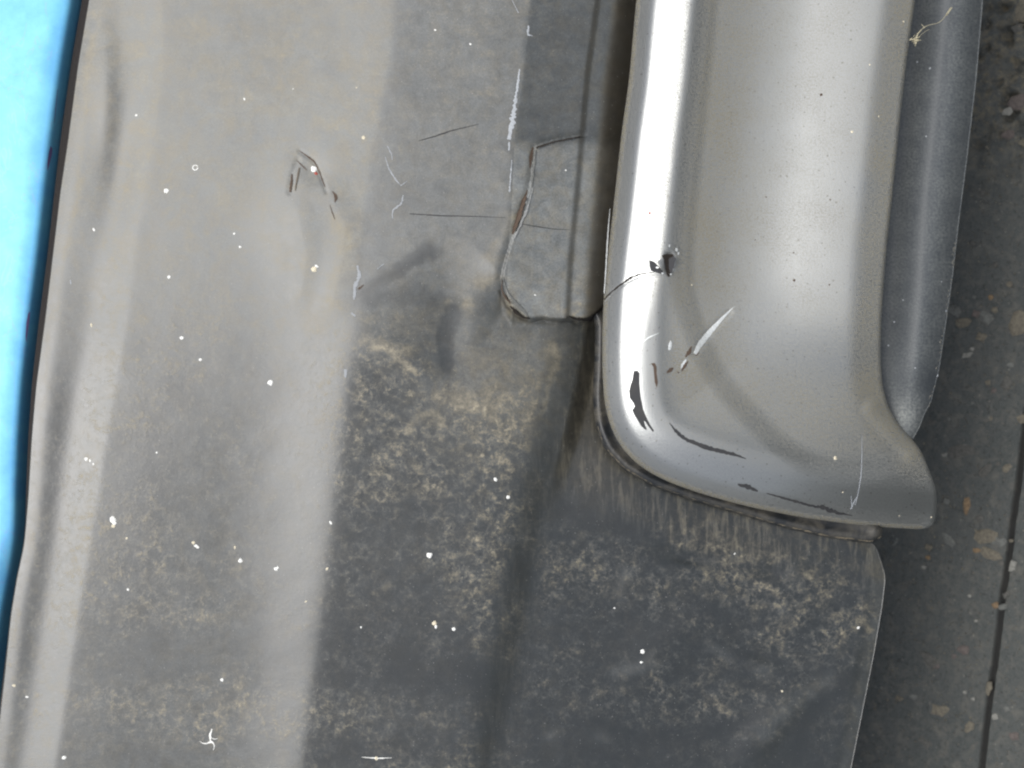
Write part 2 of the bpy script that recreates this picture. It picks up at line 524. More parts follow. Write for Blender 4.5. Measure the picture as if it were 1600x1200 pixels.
M_pl = make_plastic(); M_si = make_silver(); M_bl = make_blue()
M_bk = make_black("backing_plastic", dusta=0.35); M_lip = make_lip(); M_as = make_asphalt()
M_bare = make_black("bare_primer", (0.026, 0.027, 0.030), 0.75, 0.10)
M_brown = simple("grime_brown", (0.075, 0.050, 0.034), 0.8)
M_dark = simple("crack_dark", (0.020, 0.015, 0.011), 0.9)
M_scuff = simple("scuffed_plastic", (0.34, 0.36, 0.38), 0.65)
M_torn = simple("torn_grey", (0.115, 0.118, 0.110), 0.75)
M_torn2 = simple("torn_pale", (0.24, 0.245, 0.24), 0.6)
M_rub = simple("clean_plastic", (0.060, 0.064, 0.070), 0.38)
M_pale = simple("pale_scratch_gleam", (0.62, 0.64, 0.63), 0.45, 0.3)
M_white = simple("white_spatter", (0.78, 0.78, 0.74), 0.6, 0, 0.08)
M_cream = simple("cream_spatter", (0.62, 0.56, 0.42), 0.7, 0, 0.12)
M_red = simple("rust_red", (0.32, 0.06, 0.04), 0.7)
M_purple = simple("purple_chip", (0.10, 0.075, 0.19), 0.6)
M_straw = simple("dry_straw", (0.46, 0.42, 0.29), 0.7)

# ------------------------------------------------------------------ the car
car = bpy.data.objects.new("car", None)
car.location = (0, 0, 0)
car.empty_display_size = 0.1
col.objects.link(car)
car["label"] = "damaged metallic blue car with a dusty grey bumper, cracked plastic and silver trim"
car["category"] = "car"

c0 = Curve([(141, 0), (124, 100), (108, 220), (96, 300), (84, 400), (72, 500), (58, 600), (51, 680), (45, 780), (39, 850), (28, 900), (18, 960), (10, 1040), (2, 1110), (-8, 1200)], 12)
c1 = Curve([(252, 0), (256, 100), (243, 200), (220, 320), (204, 430), (192, 520), (177, 600), (160, 700), (146, 800), (130, 900), (114, 1000), (100, 1100), (84, 1200)], 20)
c2 = Curve([(614, 0), (610, 90), (594, 170), (580, 250), (566, 350), (556, 430), (550, 500), (542, 600), (531, 700), (520, 790), (510, 880), (499, 980), (487, 1080), (471, 1200)], 14)
c3 = Curve([(829, 0), (824, 60), (816, 130), (806, 200), (801, 290), (796, 370), (792, 440)], 8)
c3l = Curve([(800, 420), (778, 520), (768, 640), (790, 750), (778, 850), (762, 960), (742, 1080), (725, 1200)], 30)
c4 = Curve([(934, 0), (917, 125), (910, 210), (902, 300), (892, 400), (887, 495)], 10)
c4b = Curve([(896, 480), (884, 560), (868, 640), (848, 720), (828, 800), (812, 900), (796, 1000), (776, 1100), (758, 1200)], 20)
c5 = Curve([(992, 0), (981, 125), (971, 200), (960, 300), (951, 380), (943, 470)], 10)
cR = Curve([(1180, 700), (1240, 760), (1330, 828), (1368, 850), (1384, 900), (1378, 950), (1366, 1020), (1352, 1090), (1330, 1200)], 7)
FLAP = [(908, 213), (880, 217), (855, 223), (836, 230), (832, 262), (829, 292), (815, 330), (805, 360), (797, 385), (788, 415), (784, 435), (788, 458), (800, 482), (822, 497), (850, 499), (885, 497), (892, 494), (905, 499), (918, 499), (930, 491), (940, 482), (1000, 470), (1000, 213)]

_yx = np.arange(400, 1240, 2.0)
_yv = np.interp(_yx, [480, 555, 620, 690, 740, 784, 800, 822, 885, 905, 920, 940, 960, 1000], [500, 470, 425, 378, 395, 430, 478, 496, 497, 499, 498, 484, 465, 460])
_yk = np.exp(-0.5 * (np.arange(-30, 31) / 7.0) ** 2); _yk /= _yk.sum()
_ys = np.convolve(np.pad(_yv, 30, mode='edge'), _yk, 'valid')
_yv = np.where(_yx < 765, _ys, _yv)
def yb(x):
    return np.interp(x, _yx, _yv) + 5 * (fnoise(x, 0 * x + 3, 16, 2) - 0.5) * (x > 800)
_wd = np.convolve(np.pad(np.interp(_yx, [480, 600, 745, 790, 830, 1000], [95, 100, 95, 18, 4, 4]), 30, mode='edge'), _yk, 'valid')
_of = np.convolve(np.pad(np.interp(_yx, [480, 620, 745, 800, 830], [40, 60, 75, 12, 2]), 30, mode='edge'), _yk, 'valid')
def tlow(x, y):
    wd = np.interp(x, _yx, _wd); off = np.interp(x, _yx, _of)
    return sstep(-wd, wd, y - yb(x) - off)

def H_cover(x, y):
    x = np.asarray(x, float); y = np.asarray(y, float)
    C0, C1, C2, C3, C3L, C4, C4B, C5 = (c(y) for c in (c0, c1, c2, c3, c3l, c4, c4b, c5))
    t = tlow(x, y)
    s1 = 0.12
    # shelf: a band facing the sky along the crease, flatter behind it, a raised ridge by the body
    bw = sinterp(y, [-200, 0, 250, 500, 800, 1200], [120, 120, 140, 120, 95, 90])
    fl = sinterp(y, [-200, 150, 450, 700, 1200], [0.055, 0.05, 0.015, -0.03, -0.05])
    left = s1 * (x - C2) + (s1 - fl) * softramp(C2 - bw - x, 26)
    k = sinterp(y, [0, 150, 350, 600, 1200], [0.10, 0.03, 0.11, 0.18, 0.20])
    wd = sinterp(y, [0, 200, 500], [80, 62, 50])
    left = left - k * (softramp(C1 - x, 3.5) - 1.4 * softramp(C1 - wd - x, 9))
    left = left - 0.25 * softramp(C0 + 14 - x, 5)
    up = left + (0.03 - s1) * softramp(x - C2, 13)
    up = up + (-0.22) * softramp(x - C3, 2.5)
    cw = sinterp(y, [450, 700, 1200], [9, 11, 8])
    lo = left + (-0.075 - s1) * cw * softramp((x - C2) / cw, 1.0)
    lo = lo - 0.10 * softramp(x - C3L, 16)
    lo = lo - 0.32 * (softramp(x - C4B + 26, 7) - softramp(x - C4B - 22, 7)) + 0.02 * softramp(x - C4B - 22, 10)
    # strip and groove beside the silver trim
    strip = np.clip((x - C4) / 52.0, 0, 1)
    g4 = -5.0 * sstep(-6, 6, x - C4)
    bmp = 0.05 * softramp(x - C4 - 3, 3)
    fall = -0.70 * softramp(x - (C4 + 28), 6)
    up = up + g4 + bmp + fall
    z = up * (1 - t) + lo * t
    # left hand of the trench below the strip's broken end
    tr = sstep(-10, 20, x - (C4B + 30)) * (1 - sstep(560, 830, y)) * t
    z = z - 24 * tr
    # loose flap: stands proud along its broken edge
    dd = pdist(x.ravel(), y.ravel(), FLAP[:19]).reshape(x.shape) if x.size < 3e6 else 0
    ins = inside(x, y, FLAP)
    band = (y > 205) & (y < 515) & (x > 770) & (x < 950)
    z = z + np.where(ins, 2.5 * np.exp(-dd / 90.0), 0)
    z = z - np.where(band & ~ins, 3.5 * np.exp(-(dd / 7.0) ** 2), 0)
    # dents, buckles and waves
    def st(pts, wv, amp, soft=6):
        return amp * stroke(x, y, pts, wv, soft)
    z = z - 3 * blob(x, y, 702, 525, 30, 60) + 0.8 * blob(x, y, 700, 468, 30, 14, -0.2)
    z = z - 2 * blob(x, y, 830, 530, 60, 24) 
    z = z + 3.5 * blob(x, y, 640, 560, 60, 22, 0.4)
    z = z + 5 * blob(x, y, 470, 330, 60, 90, 0.2) - 2.5 * blob(x, y, 490, 265, 30, 20, 0.9)
    z = z + st([(452, 300), (458, 270), (466, 250)], 5, -0.8, 5) + st([(468, 236), (490, 252), (505, 285), (510, 300)], 3, -0.9, 4)
    z = z + st([(515, 300), (540, 350), (535, 400), (520, 470)], 16, 1.2, 30)
    z = z + st([(465, 330), (480, 400), (470, 460)], 10, 0.7, 24)
    z = z - 4 * blob(x, y, 190, 250, 25, 110, 0.15) + 3 * blob(x, y, 165, 120, 18, 90)
    # lower right panel: shallow hammered dents
    q = sstep(0, 60, x - C4B) * t
    z = z + q * (10 * (fnoise(x, y, 150, 2) - 0.5) - 9 * blob(x, y, 1075, 870, 50, 14, 0.2) - 7 * blob(x, y, 1210, 895, 30, 14, 0.2)
                 - 6 * blob(x, y, 1200, 1025, 60, 14, 0.3) + 6 * blob(x, y, 1060, 1000, 80, 40, -0.6) + 8 * blob(x, y, 1190, 1150, 30, 90, 0.6))
    z = z - q * 0.20 * softramp(x - (cR(y) - 26), 4)
    z = z + 3.0 * (fnoise(x, y, 260, 2) - 0.5) + 0.7 * (fnoise(x + 300, y, 60, 2) - 0.5)
    return z

def A_cover(x, y):
    C0, C1, C2, C3, C3L, C4, C4B, C5 = (c(y) for c in (c0, c1, c2, c3, c3l, c4, c4b, c5))
    t = tlow(x, y)
    L = 1 - sstep(-8, 8, x - C2)
    topd = 1 - sstep(150, 700, y)
    x0, y0 = x, y
    wdx = 58.0
    yl = sstep(330, 620, y)
    film = L * ((0.30 + 0.04 * topd) * (1 - yl) + 0.15 * yl + 0.05 * sstep(-wdx, -wdx + 20, x - C1) * (1 - sstep(-4, 4, x - C1)))
    mid = np.exp(-((x - 800) / 120.0) ** 2 - ((y - 570) / 120.0) ** 2) + 0.7 * np.exp(-((x - 650) / 110.0) ** 2 - ((y - 440) / 60.0) ** 2)
    film = film + (1 - L) * ((1 - t) * np.where(x < C3, 0.24, 0.17 + 0.28 * sstep(215, 235, y)) + t * (0.06 + 0.13 * mid * (1 - sstep(-20, 20, x - C4B)) - 0.04 * sstep(700, 1000, x) * sstep(600, 800, y)))
    film += 0.06 * L * sstep(-60, 0, x - C1) * (x < C1)  # extra film lightens the ridge strip, sky light put into its colour
    n1 = fnoise(x, y, 240, 3)
    film = film * (0.8 + 0.4 * n1)
    web = (0.25 + 0.85 * sstep(380, 640, y)) * (0.75 + 0.5 * fnoise(x + 900, y, 130, 2))
    web = web * np.where(x < C1 - 50, 0.6, 1.0) * (1 - 0.15 * L)
    # wiped bands
    x = x0 + 22 * (fnoise(x0 + 11, y0, 44, 3) - 0.5) + 7 * (fnoise(x0, y0 + 71, 10, 2) - 0.5)
    y = y0 + 22 * (fnoise(x0, y0 + 33, 44, 3) - 0.5) + 7 * (fnoise(x0 + 51, y0, 10, 2) - 0.5)
    wipe = stroke(x, y, [(110, 1035), (300, 1020), (520, 1030), (700, 1050), (760, 1070)], 70, 34)
    wipe = np.maximum(wipe, 0.9 * stroke(x, y, [(200, 1190), (400, 1180), (700, 1165)], 40, 30))
    wipe = np.maximum(wipe, stroke(x, y, [(880, 520), (862, 640), (840, 740), (822, 860), (806, 960), (786, 1080), (760, 1200)], 46, 20))
    wipe = np.maximum(wipe, 0.8 * stroke(x, y, [(560, 470), (640, 455), (690, 470)], 26, 18))
    wipe = np.maximum(wipe, stroke(x, y, [(566, 455), (610, 425), (650, 400), (680, 386)], 18, 5))
    wipe = np.maximum(wipe, stroke(x, y, [(700, 490), (700, 525), (692, 570)], 26, 6))
    wipe = np.maximum(wipe, stroke(x, y, [(755, 452), (757, 475)], 14, 5))
    for s_ in ([(880, 800), (960, 815), (1030, 850)], [(1035, 872), (1070, 868), (1108, 874)], [(1185, 895), (1225, 898)], [(1160, 1018), (1225, 1035)],
               [(1090, 940), (1130, 960), (1150, 990)], [(1010, 1000), (1050, 990), (1090, 1010), (1060, 1060)], [(900, 1130), (1050, 1150), (1180, 1120)],
               [(1260, 1000), (1300, 960), (1350, 900)], [(1240, 1180), (1270, 1100), (1330, 1050)], [(1060, 1090), (1150, 1060), (1200, 1080)]):
        wipe = np.maximum(wipe, 0.9 * stroke(x, y, s_, 22, 16))
    wipe = wipe * (0.6 + 0.4 * sstep(0.35, 0.6, fnoise(x + 200, y * 1.0 + 77, 46, 4)))
    web = web * (1 - 0.93 * wipe)
    q = sstep(0, 40, x - C4B) * t
    web = web * (1 + 0.1 * q * (1 - 0.5 * sstep(1000, 1200, y))) * (1 + 0.25 * L * (1 - yl))
    web = web * (0.42 + 0.78 * sstep(0.36, 0.60, fnoise(x0 + 600, y0 + 300, 170, 3)))
    film = film * (1 - 0.30 * wipe * (1 - L)) 
    sm = q * (0.3 * stroke(x, y, [(1190, 1150), (1230, 1100), (1290, 1060)], 16, 14) + 0.25 * stroke(x, y, [(960, 1050), (1000, 1045), (1010, 1030)], 14, 14)
              + 0.3 * blob(x, y, 975, 910, 8, 22) + 0.25 * blob(x, y, 1190, 1050, 14, 12) + 0.25 * blob(x, y, 865, 1150, 14, 10) + 0.2 * blob(x, y, 940, 1150, 12, 10)
              + 0.3 * blob(x, y, 1217, 955, 8, 16) + 0.2 * stroke(x, y, [(1140, 1030), (1110, 1010)], 10, 10))
    film = film + 0.28 * sm
    warm = 0.9 * stroke(x, y, [(585, 540), (603, 545), (625, 560), (655, 578)], 5, 5) + 0.5 * stroke(x, y, [(588, 538), (620, 545), (640, 548)], 12, 8)
    warm += 0.5 * blob(x, y, 752, 436, 24, 10) + 0.7 * blob(x, y, 724, 470, 9, 15) + 0.5 * blob(x, y, 695, 472, 12, 5)
    warm += 0.22 * blob(x, y, 740, 425, 60, 30) + 0.5 * blob(x, y, 735, 632, 26, 9, 0.3) + 0.3 * blob(x, y, 720, 620, 55, 22)
    warm += 0.55 * stroke(x, y, [(640, 668), (652, 652), (672, 645), (690, 655)], 9, 5) + 0.4 * stroke(x, y, [(690, 655), (710, 680), (725, 700)], 3, 4)
    warm += 0.4 * stroke(x, y, [(860, 540), (868, 560), (855, 600), (845, 640)], 5, 6) + 0.5 * stroke(x, y, [(538, 610), (560, 622), (580, 640), (630, 655)], 3, 4)
    warm += 0.4 * stroke(x, y, [(786, 470), (800, 490), (818, 498)], 10, 8) + 0.35 * stroke(x, y, [(760, 400), (790, 370), (800, 340)], 10, 14)
    warm += 0.5 * blob(x, y, 860, 545, 14, 10)
    warm += 0.40 * stroke(x, y, [(520, 345), (545, 370), (535, 420), (520, 470), (500, 520)], 14, 16) + 0.30 * stroke(x, y, [(470, 400), (485, 450), (480, 510)], 12, 16)
    warm += 0.42 * L * fnoise(x + 50, y + 20, 60, 3) * topd + 0.04 * L
    warm += 0.35 * t * np.exp(-((x - 790) / 95.0) ** 2 - ((y - 600) / 110.0) ** 2) + 0.30 * t * blob(x, y, 620, 500, 80, 50)
    film = film - L * (0.16 * blob(x, y, 175, 210, 26, 110, 0.12) + 0.12 * blob(x, y, 90, 720, 26, 180, 0.12) + 0.08 * blob(x, y, 230, 760, 60, 260, 0.1))  # film thinned beside the ridge, painted contrast for its lit strip
    film = film + L * (0.10 * blob(x, y, 195, 60, 50, 110) + 0.06 * blob(x, y, 450, 180, 150, 160))
    clean = stroke(x, y, [(562, 458), (600, 430), (640, 408), (672, 392)], 10, 14) + stroke(x, y, [(566, 470), (620, 462), (680, 468)], 18, 16) * 0.6 + stroke(x, y, [(702, 492), (700, 525), (694, 565)], 26, 6) 
    clean = clean * 0.6 + 0.30 * stroke(x, y, [(562, 458), (600, 430), (640, 408), (672, 392)], 11, 13)
    film = film * (1 - 0.75 * np.clip(clean, 0, 1)); warm_cl = 1 - 0.6 * np.clip(clean, 0, 1)
    warm += 0.3 * stroke(x, y, [(150, 20), (140, 120), (118, 300), (100, 420), (80, 520), (68, 640), (60, 760), (40, 900), (25, 1000)], 5, 6)
    # brown groove beside the trim and the trench below
    x, y = x0, y0
    gr = sstep(-6, 8, x - (C4 + 25)) * (1 - t) * (y < 520)
    warm = warm + 0.50 * gr * (0.6 + 0.6 * fnoise(x, y, 14, 3))
    tr = sstep(-6, 14, x - (C4B + 22)) * (1 - sstep(640, 860, y)) * t * (x < 1000)
    warm = warm + 0.30 * tr * (0.4 + 0.9 * fnoise(x, y, 26, 3))
    grime_shade = 0.62 * gr + 0.40 * tr
    warm = warm * warm_cl
    groove_shade = (0.6 * np.exp(-((x - C4) / 5.0) ** 2) + 1.0 * sstep(-13, -3, x - C5) + 0.35 * sstep(20, 40, x - C4)) * (1 - t)  # seam and groove lines darkened, their shade painted in a grime tone
    grime_shade += 0.9 * stroke(x, y, [(780, 455), (790, 478), (806, 494), (822, 501)], 3, 3)
    pat = blob(x, y, 930, 900, 90, 60) + blob(x, y, 1180, 890, 170, 50, 0.25) + blob(x, y, 1260, 970, 110, 60) + blob(x, y, 900, 1060, 70, 50) + 0.8 * blob(x, y, 1000, 1090, 120, 26, -0.2) + 0.7 * blob(x, y, 1120, 1110, 90, 24, -0.25) + 0.6 * blob(x, y, 1080, 860, 70, 40)
    web = web * (1 - q + q * (0.30 + 1.0 * np.clip(pat, 0, 1)))
    film = film * (1 - 0.85 * sstep(-7, -1, x - cR(y)) * (y > 840))
    streak = q * (0.35 + 1.1 * fnoise(x, 0 * y + 7, 60, 3)) * (1 - sstep(20, 100, y - np.interp(x, [880, 940, 1100, 1380], [700, 730, 800, 850])))
    streak = np.maximum(streak, 0.22 * stroke(x, y, [(880, 520), (862, 640), (840, 740), (822, 860), (806, 960), (786, 1080), (760, 1200)], 50, 30))
    # dust shaken off in runs under the trim
    band = q * (1 - sstep(0, 30, wipe * 30))
    web = web * (1 - 0.5 * streak)
    edge = 0.6 * sstep(-26, -10, x - cR(y)) * (y > 840)
    film = film + 0.12 * edge
    return dict(film=np.clip(film, 0, 1), web=np.clip(web, 0, 1.6), warm=np.clip(warm, 0, 1), grime_shade=np.clip(grime_shade + groove_shade, 0, 1), streak=np.clip(streak, 0, 1))

cover = grid_sheet("bumper_cover", lambda y: c0(y) - 2, lambda y: np.where(y < 690, 1180.0, np.maximum(cR(y), 1180)),
                   np.concatenate([np.arange(-700, -60, 9.0), np.arange(-58, 1262, 2.2), np.arange(1266, 1900, 9.0)]), 620, H_cover, M_pl, car, A_cover, skirt=(40, 30, 0, 0))
cover["label"] = "dusty dark grey bumper cover with dents, cracks and dried rain marks"

# ------------------------------------------------------------------ blue body panel above the bumper
cb = Curve([(126, 0), (108, 100), (90, 220), (80, 300), (68, 400), (54, 500), (42, 600), (36, 680), (32, 760), (30, 830), (24, 880), (14, 930), (2, 1000), (-8, 1080), (-22, 1200)], 10)
def H_body(x, y):
    e = cb(y) + np.interp(y, [0, 500, 900], [0, 5, 8])
    dip = 8 * sstep(820, 900, y) 
    z = -78 + 0.10 * (x - e) - 1.7 * softramp(x - (e - 14), 2.5)
    z = z + 14 + 3 * (fnoise(x, y, 300, 2) - 0.5) - 0.25 * softramp(-(x - (e - 16)) * 0 + (x - e + 40), 9)
    z = z - dip * sstep(-40, 0, x - e)
    return z + np.interp(y, [-300, 0, 600, 1200], [-4, 0, 14, 26])
body = grid_sheet("body_panel", lambda y: cb(y) - 900, lambda y: cb(y) + 5 + np.interp(y, [0, 500, 900], [0, 5, 8]), np.concatenate([np.arange(-700, -60, 12.0), np.arange(-58, 1262, 5.0), np.arange(1266, 1900, 12.0)]), 420, H_body, M_bl, car, skirt=(0, 26, 0, 0))
body["label"] = "metallic blue body panel with a rolled edge and small chips"
def Hb2(x, y): return H_body(x, y)
poly_sheet("paint_chip", [(79, 228), (82, 232), (81, 243), (78, 254), (74, 268), (74, 256), (76, 240)], H_body, M_purple, body, sp=3, lift=0.6)
poly_sheet("paint_chip", [(47, 486), (46, 500), (44, 515), (41, 535), (40, 525), (41, 505), (44, 490)], H_body, M_purple, body, sp=3, lift=0.6)
ribbon("hairline_scratch", [(90, 140), (88, 160), (85, 192)], [0.6, 1.0, 0.5], H_body, M_purple, body, 0.5)

# dark sheet added in the gap between body and bumper, shade as colour
gap_sheet = grid_sheet("gap_dark", lambda y: cb(y) + 2 + np.interp(y, [0, 500, 900], [0, 5, 8]), lambda y: c0(y) + 22, np.arange(-700, 1900, 10.0), 12,
                  lambda x, y: H_cover(c0(y), y) - 48 + 0 * x, simple('gap_shade', (0.016, 0.013, 0.012), 0.85, 0, 0.5), car)

# ------------------------------------------------------------------ silver trim
OUT_L = [(1112, -900), (1082, -680), (1058, -500), (1040, -330), (1018, -170), (994, 0), (983, 125), (972, 200), (961, 300), (952, 380), (944, 450), (941, 520), (941, 580), (944, 630), (954, 670), (972, 703), (1000, 730), (1040, 752), (1100, 773), (1170, 792), (1250, 808), (1320, 818), (1380, 824), (1438, 827)]
OUT_R = [(1438, 827), (1459, 823), (1464, 795), (1463, 765), (1452, 735), (1440, 705), (1424, 684), (1404, 664), (1388, 636), (1379, 604), (1376, 560), (1377, 500), (1381, 440), (1386, 380), (1395, 300), (1405, 200), (1416, 100), (1430, 0), (1452, -170), (1474, -330), (1498, -500), (1524, -680), (1556, -900)]
pL = smooth_path(OUT_L, 8, 2)[2:]; 
pR = smooth_path(OUT_R, 5, 1)
CRE = smooth_path([(1217, -900), (1165, -500), (1100, 0), (1091, 100), (1080, 200), (1070, 300), (1062, 400), (1064, 460), (1082, 520), (1115, 590), (1165, 648), (1220, 700), (1272, 735), (1350, 745), (1425, 715), (1500, 670), (1600, 600)], 10, 2)
_fu = np.arange(0, 900, 2.0)
_fs = np.interp(_fu, [0, 40, 165, 215, 330], [-0.20, -0.17, 0.13, 0.11, -0.02])
_fz = np.cumsum(np.convolve(np.pad(_fs, 8, mode='edge'), np.ones(17) / 17, 'valid')) * 2.0
def H_trim(x, y):
    x = np.asarray(x, float); y = np.asarray(y, float)
    d = pdist(x, y, pL)
    r = pdist(x, y, pR)
    s = pdist(x, y, CRE, True)      # + on the bead side
    z = 30.0 + 0 * x
    wb = 86 - 28 * sstep(400, 560, y)
    z = z + 12
    side = 0.62 - 0.35 * sstep(300, 620, y)
    soft = np.interp(x, [1000, 1250, 1420], [1.0, 0.9, 0.6])
    # rolled outer edge of the bead
    z = z - soft * ((side + 0.35) * softramp(26 - d, 3) + 0.0 * softramp(30 - d, 3.5) + 0.29 * softramp(wb - d, 5) + 1.2 * softramp(5 - d, 1.5))
    z = z + 0.03 * np.clip(d, 0, 70) - 0.42 * softramp(d - 87, 2.5) + (0.30 - 0.08 * sstep(500, 640, y)) * softramp(d - 104, 7) + (0.12 + 0.08 * sstep(500, 640, y)) * softramp(d - 185, 16)
    z = z - 11 * (1 - sstep(-26, 20, s)) 
    u = np.clip(-s - 10, 0, None)
    u1 = np.clip(u, 0, 150)
    z = z + np.interp(u, _fu, _fz) * (1 - sstep(380, 680, y))
    upper = 1 - sstep(600, 720, y)
    z = z - 0.42 * softramp(46 - r, 4) * (0.35 + 0.65 * upper)
    z = z - 5 * (1 - sstep(0, 4, r))
    # turned away corner at the end
    z = z - 0.40 * softramp((x - 1270) * 0.8 + (y - 740) * 0.6, 30) - 0.28 * softramp((x - 1370) * 0.9 + (y - 735) * 0.5, 16)
    z = z - 0.20 * softramp(x - 1070, 30) * sstep(480, 720, y)
    z = z + 5 * stroke(x, y, [(1365, 640), (1395, 675), (1425, 705)], 18, 14)
    # cracks and gouge
    z = z - 1.2 * stroke(x, y, [(942, 472), (958, 454), (985, 437), (1010, 428), (1040, 424)], 1.5, 3)
    z = z - 4 * stroke(x, y, [(1046, 400), (1045, 420)], 9, 6)
    z = z - 1.0 * stroke(x, y, [(1020, 412), (1034, 422)], 8, 8)
    z = z - 1.3 * stroke(x, y, [(1140, 488), (1112, 515), (1085, 555)], 6, 5)
    z = z + 1.6 * (fnoise(x, y, 160, 2) - 0.5)
    return z
def A_trim(x, y):
    r = pdist(x, y, pR); d = pdist(x, y, pL)
    s = pdist(x, y, CRE, True)
    dust = 0.24 + 0.36 * (1 - sstep(20, 60, r)) * (1 - sstep(560, 760, y) * 0.6)
    dust += 0.34 * sstep(92, 120, d) * (1 - sstep(150, 270, d)) * (1 - 0.5 * sstep(600, 720, y))
    dust = dust * sstep(60, 100, d + 10) + 0.02
    dust += 0.9 * (1 - sstep(3, 9, d)) + 0.15 * (1 - sstep(14, 34, d))
    dust += 0.3 * stroke(x, y, [(1365, 640), (1395, 675), (1425, 705), (1408, 725)], 14, 16)
    return dict(dust=np.clip(dust * (0.8 + 0.4 * fnoise(x, y, 50, 3)), 0, 1))
# outline of the trim, closed above the frame
ptop = [(x_, y_) for x_, y_ in np.vstack([pL, pR[1:]]) if y_ > -700]
def top_x(path):
    o = np.argsort(path[:, 1]); return float(np.interp(-700, path[o, 1], path[o, 0]))
xl_, xr_ = top_x(pL[:60]), top_x(pR[-130:])
OUT = [(xl_, -700)] + ptop + [(xr_, -700)]
n_ = int((xr_ - xl_) / 8)
OUT += [(xr_ + (xl_ - xr_) * i / n_, -700) for i in range(1, n_)]
trim = poly_sheet("silver_trim", OUT, H_trim, M_si, car, sp=3.2, skirt=12, attrs=A_trim)
trim["label"] = "scratched silver trim panel with flaked paint, a crack and a gouge"

def Ht(x, y): return H_trim(x, y)
# flaked paint showing the dark plastic
bare = [(990, 580), (996, 579), (999, 583), (999, 600), (1001, 620), (1005, 640), (1009, 650), (1016, 664), (1022, 673), (1020, 675), (1013, 666), (1008, 659), (1006, 657),
        (1008, 665), (1011, 671), (1008, 671), (1002, 666), (997, 658), (991, 648), (988, 641), (992, 635), (990, 630), (984, 622), (983, 611), (985, 602), (988, 594)]
poly_sheet("bare_patch", bare, H_trim, M_bare, trim, sp=2.5, lift=0.5)
poly_sheet("bare_patch", [(1017, 568), (1023, 567), (1026, 573), (1026, 583), (1028, 598), (1026, 606), (1023, 597), (1022, 583), (1021, 573)], H_trim, M_brown, trim, sp=2.5, lift=0.5)
ribbon("bare_patch", [(1046, 661), (1058, 676), (1072, 687), (1092, 695), (1120, 704), (1145, 709), (1166, 717)], [0.8, 5.5, 6, 6.5, 6, 5, 1.0], H_trim, M_bare, trim, 0.6, 0.3)
ribbon("bare_patch", [(1153, 757), (1165, 759), (1176, 764), (1184, 768)], [2, 7, 6, 2], H_trim, M_bare, trim, 0.6, 0.5)
ribbon("bare_patch", [(1198, 771), (1230, 780), (1258, 788), (1280, 793)], [1.2, 3.2, 3.8, 3.0], H_trim, M_bare, trim, 0.6, 0.4)
ribbon("bare_patch", [(1277, 791), (1290, 794), (1304, 800), (1318, 803), (1332, 806)], [3.0, 7, 6, 3.5, 1.0], H_trim, M_bare, trim, 0.6, 0.6)
for pts, wv in (([(1081, 541), (1077, 550), (1071, 558)], [1, 6, 2]), ([(1074, 565), (1069, 573), (1065, 580)], [2, 5, 1]),
                ([(1052, 575), (1046, 579), (1042, 583)], [2, 6, 1]), ([(1092, 551), (1087, 556)], [1.5, 2]), ([(1059, 581), (1061, 583)], [2.5, 2])):
    ribbon("paint_chip", pts, wv, H_trim, M_brown, trim, 0.8, 0.3, 2.0)
ribbon("scratch_mark", [(1148, 478), (1128, 498), (1108, 520), (1092, 540), (1086, 553)], [0.5, 4, 7, 9, 6], H_trim, M_pale, trim, 0.7, 0.1, 3, 0.6)
ribbon("scratch_mark", [(1072, 562), (1068, 568), (1064, 576)], [2, 5, 1], H_trim, M_pale, trim, 0.6, 0.3, 2)
ribbon("scratch_mark", [(1048, 532), (1047, 540), (1046, 547)], [1, 6, 3], H_trim, M_pale, trim, 0.6, 0.2, 2, 0.6)
ribbon("scratch_mark", [(1000, 538), (1012, 528), (1030, 520)], [0.8, 2.5, 0.6], H_trim, M_pale, trim, 0.6, 0.2, 3)
ribbon("scratch_mark", [(1347, 680), (1346, 740), (1340, 775), (1336, 790)], [0.6, 1.2, 1.6, 0.8], H_trim, M_scuff, trim, 0.6, 0.3, 4)
ribbon("scratch_mark", [(1340, 775), (1334, 785), (1329, 796)], [1, 2.2, 1.5], H_trim, M_scuff, trim, 0.7, 0.4, 2)
ribbon("scratch_mark", [(1330, 775), (1331, 795)], [0.8, 1.5], H_trim, M_scuff, trim, 0.7, 0.4, 2)
# the crack across the bead
ribbon("crack_line", [(944, 468), (952, 459), (968, 446), (985, 434), (1000, 428), (1022, 425)], [2.0, 2.0, 2.2, 3.2, 1.6, 0.8], H_trim, M_dark, trim, 0.9, 0.5, 2.5)
ribbon("crack_edge", [(944, 472), (954, 462), (970, 449), (987, 438), (1003, 431)], [2.0, 1.4, 0.5, 1.0, 0.5], H_trim, M_torn2, trim, 0.6, 0.5, 3, 0.0)
# the gouge: a dark hole with torn bright lips
gou = [(1034, 399), (1040, 397), (1051, 397), (1054, 401), (1053, 410), (1051, 420), (1048, 429), (1045, 433), (1042, 430), (1040, 418), (1038, 406)]
poly_sheet("gouge_hole", gou, H_trim, M_dark, trim, sp=3, lift=1.8)
poly_sheet("torn_flake", [(1045, 404), (1053, 400), (1056, 404), (1053, 416), (1050, 426), (1047, 428), (1045, 418)], lambda x, y: H_trim(x, y) + 3 + 0.5 * (x - 1045), M_bare, trim, sp=3, lift=1.5)
poly_sheet("torn_flake", [(1014, 406), (1022, 409), (1028, 415), (1036, 424), (1034, 428), (1026, 426), (1017, 423), (1015, 415)], H_trim, M_bare, trim, sp=3, lift=1.0)
poly_sheet("torn_flake", [(1027, 409), (1033, 404), (1037, 412), (1039, 424), (1034, 422)], lambda x, y: H_trim(x, y) + 2 + 0.35 * (1039 - x), M_si, trim, sp=3, lift=2.0, attrs=A_trim)
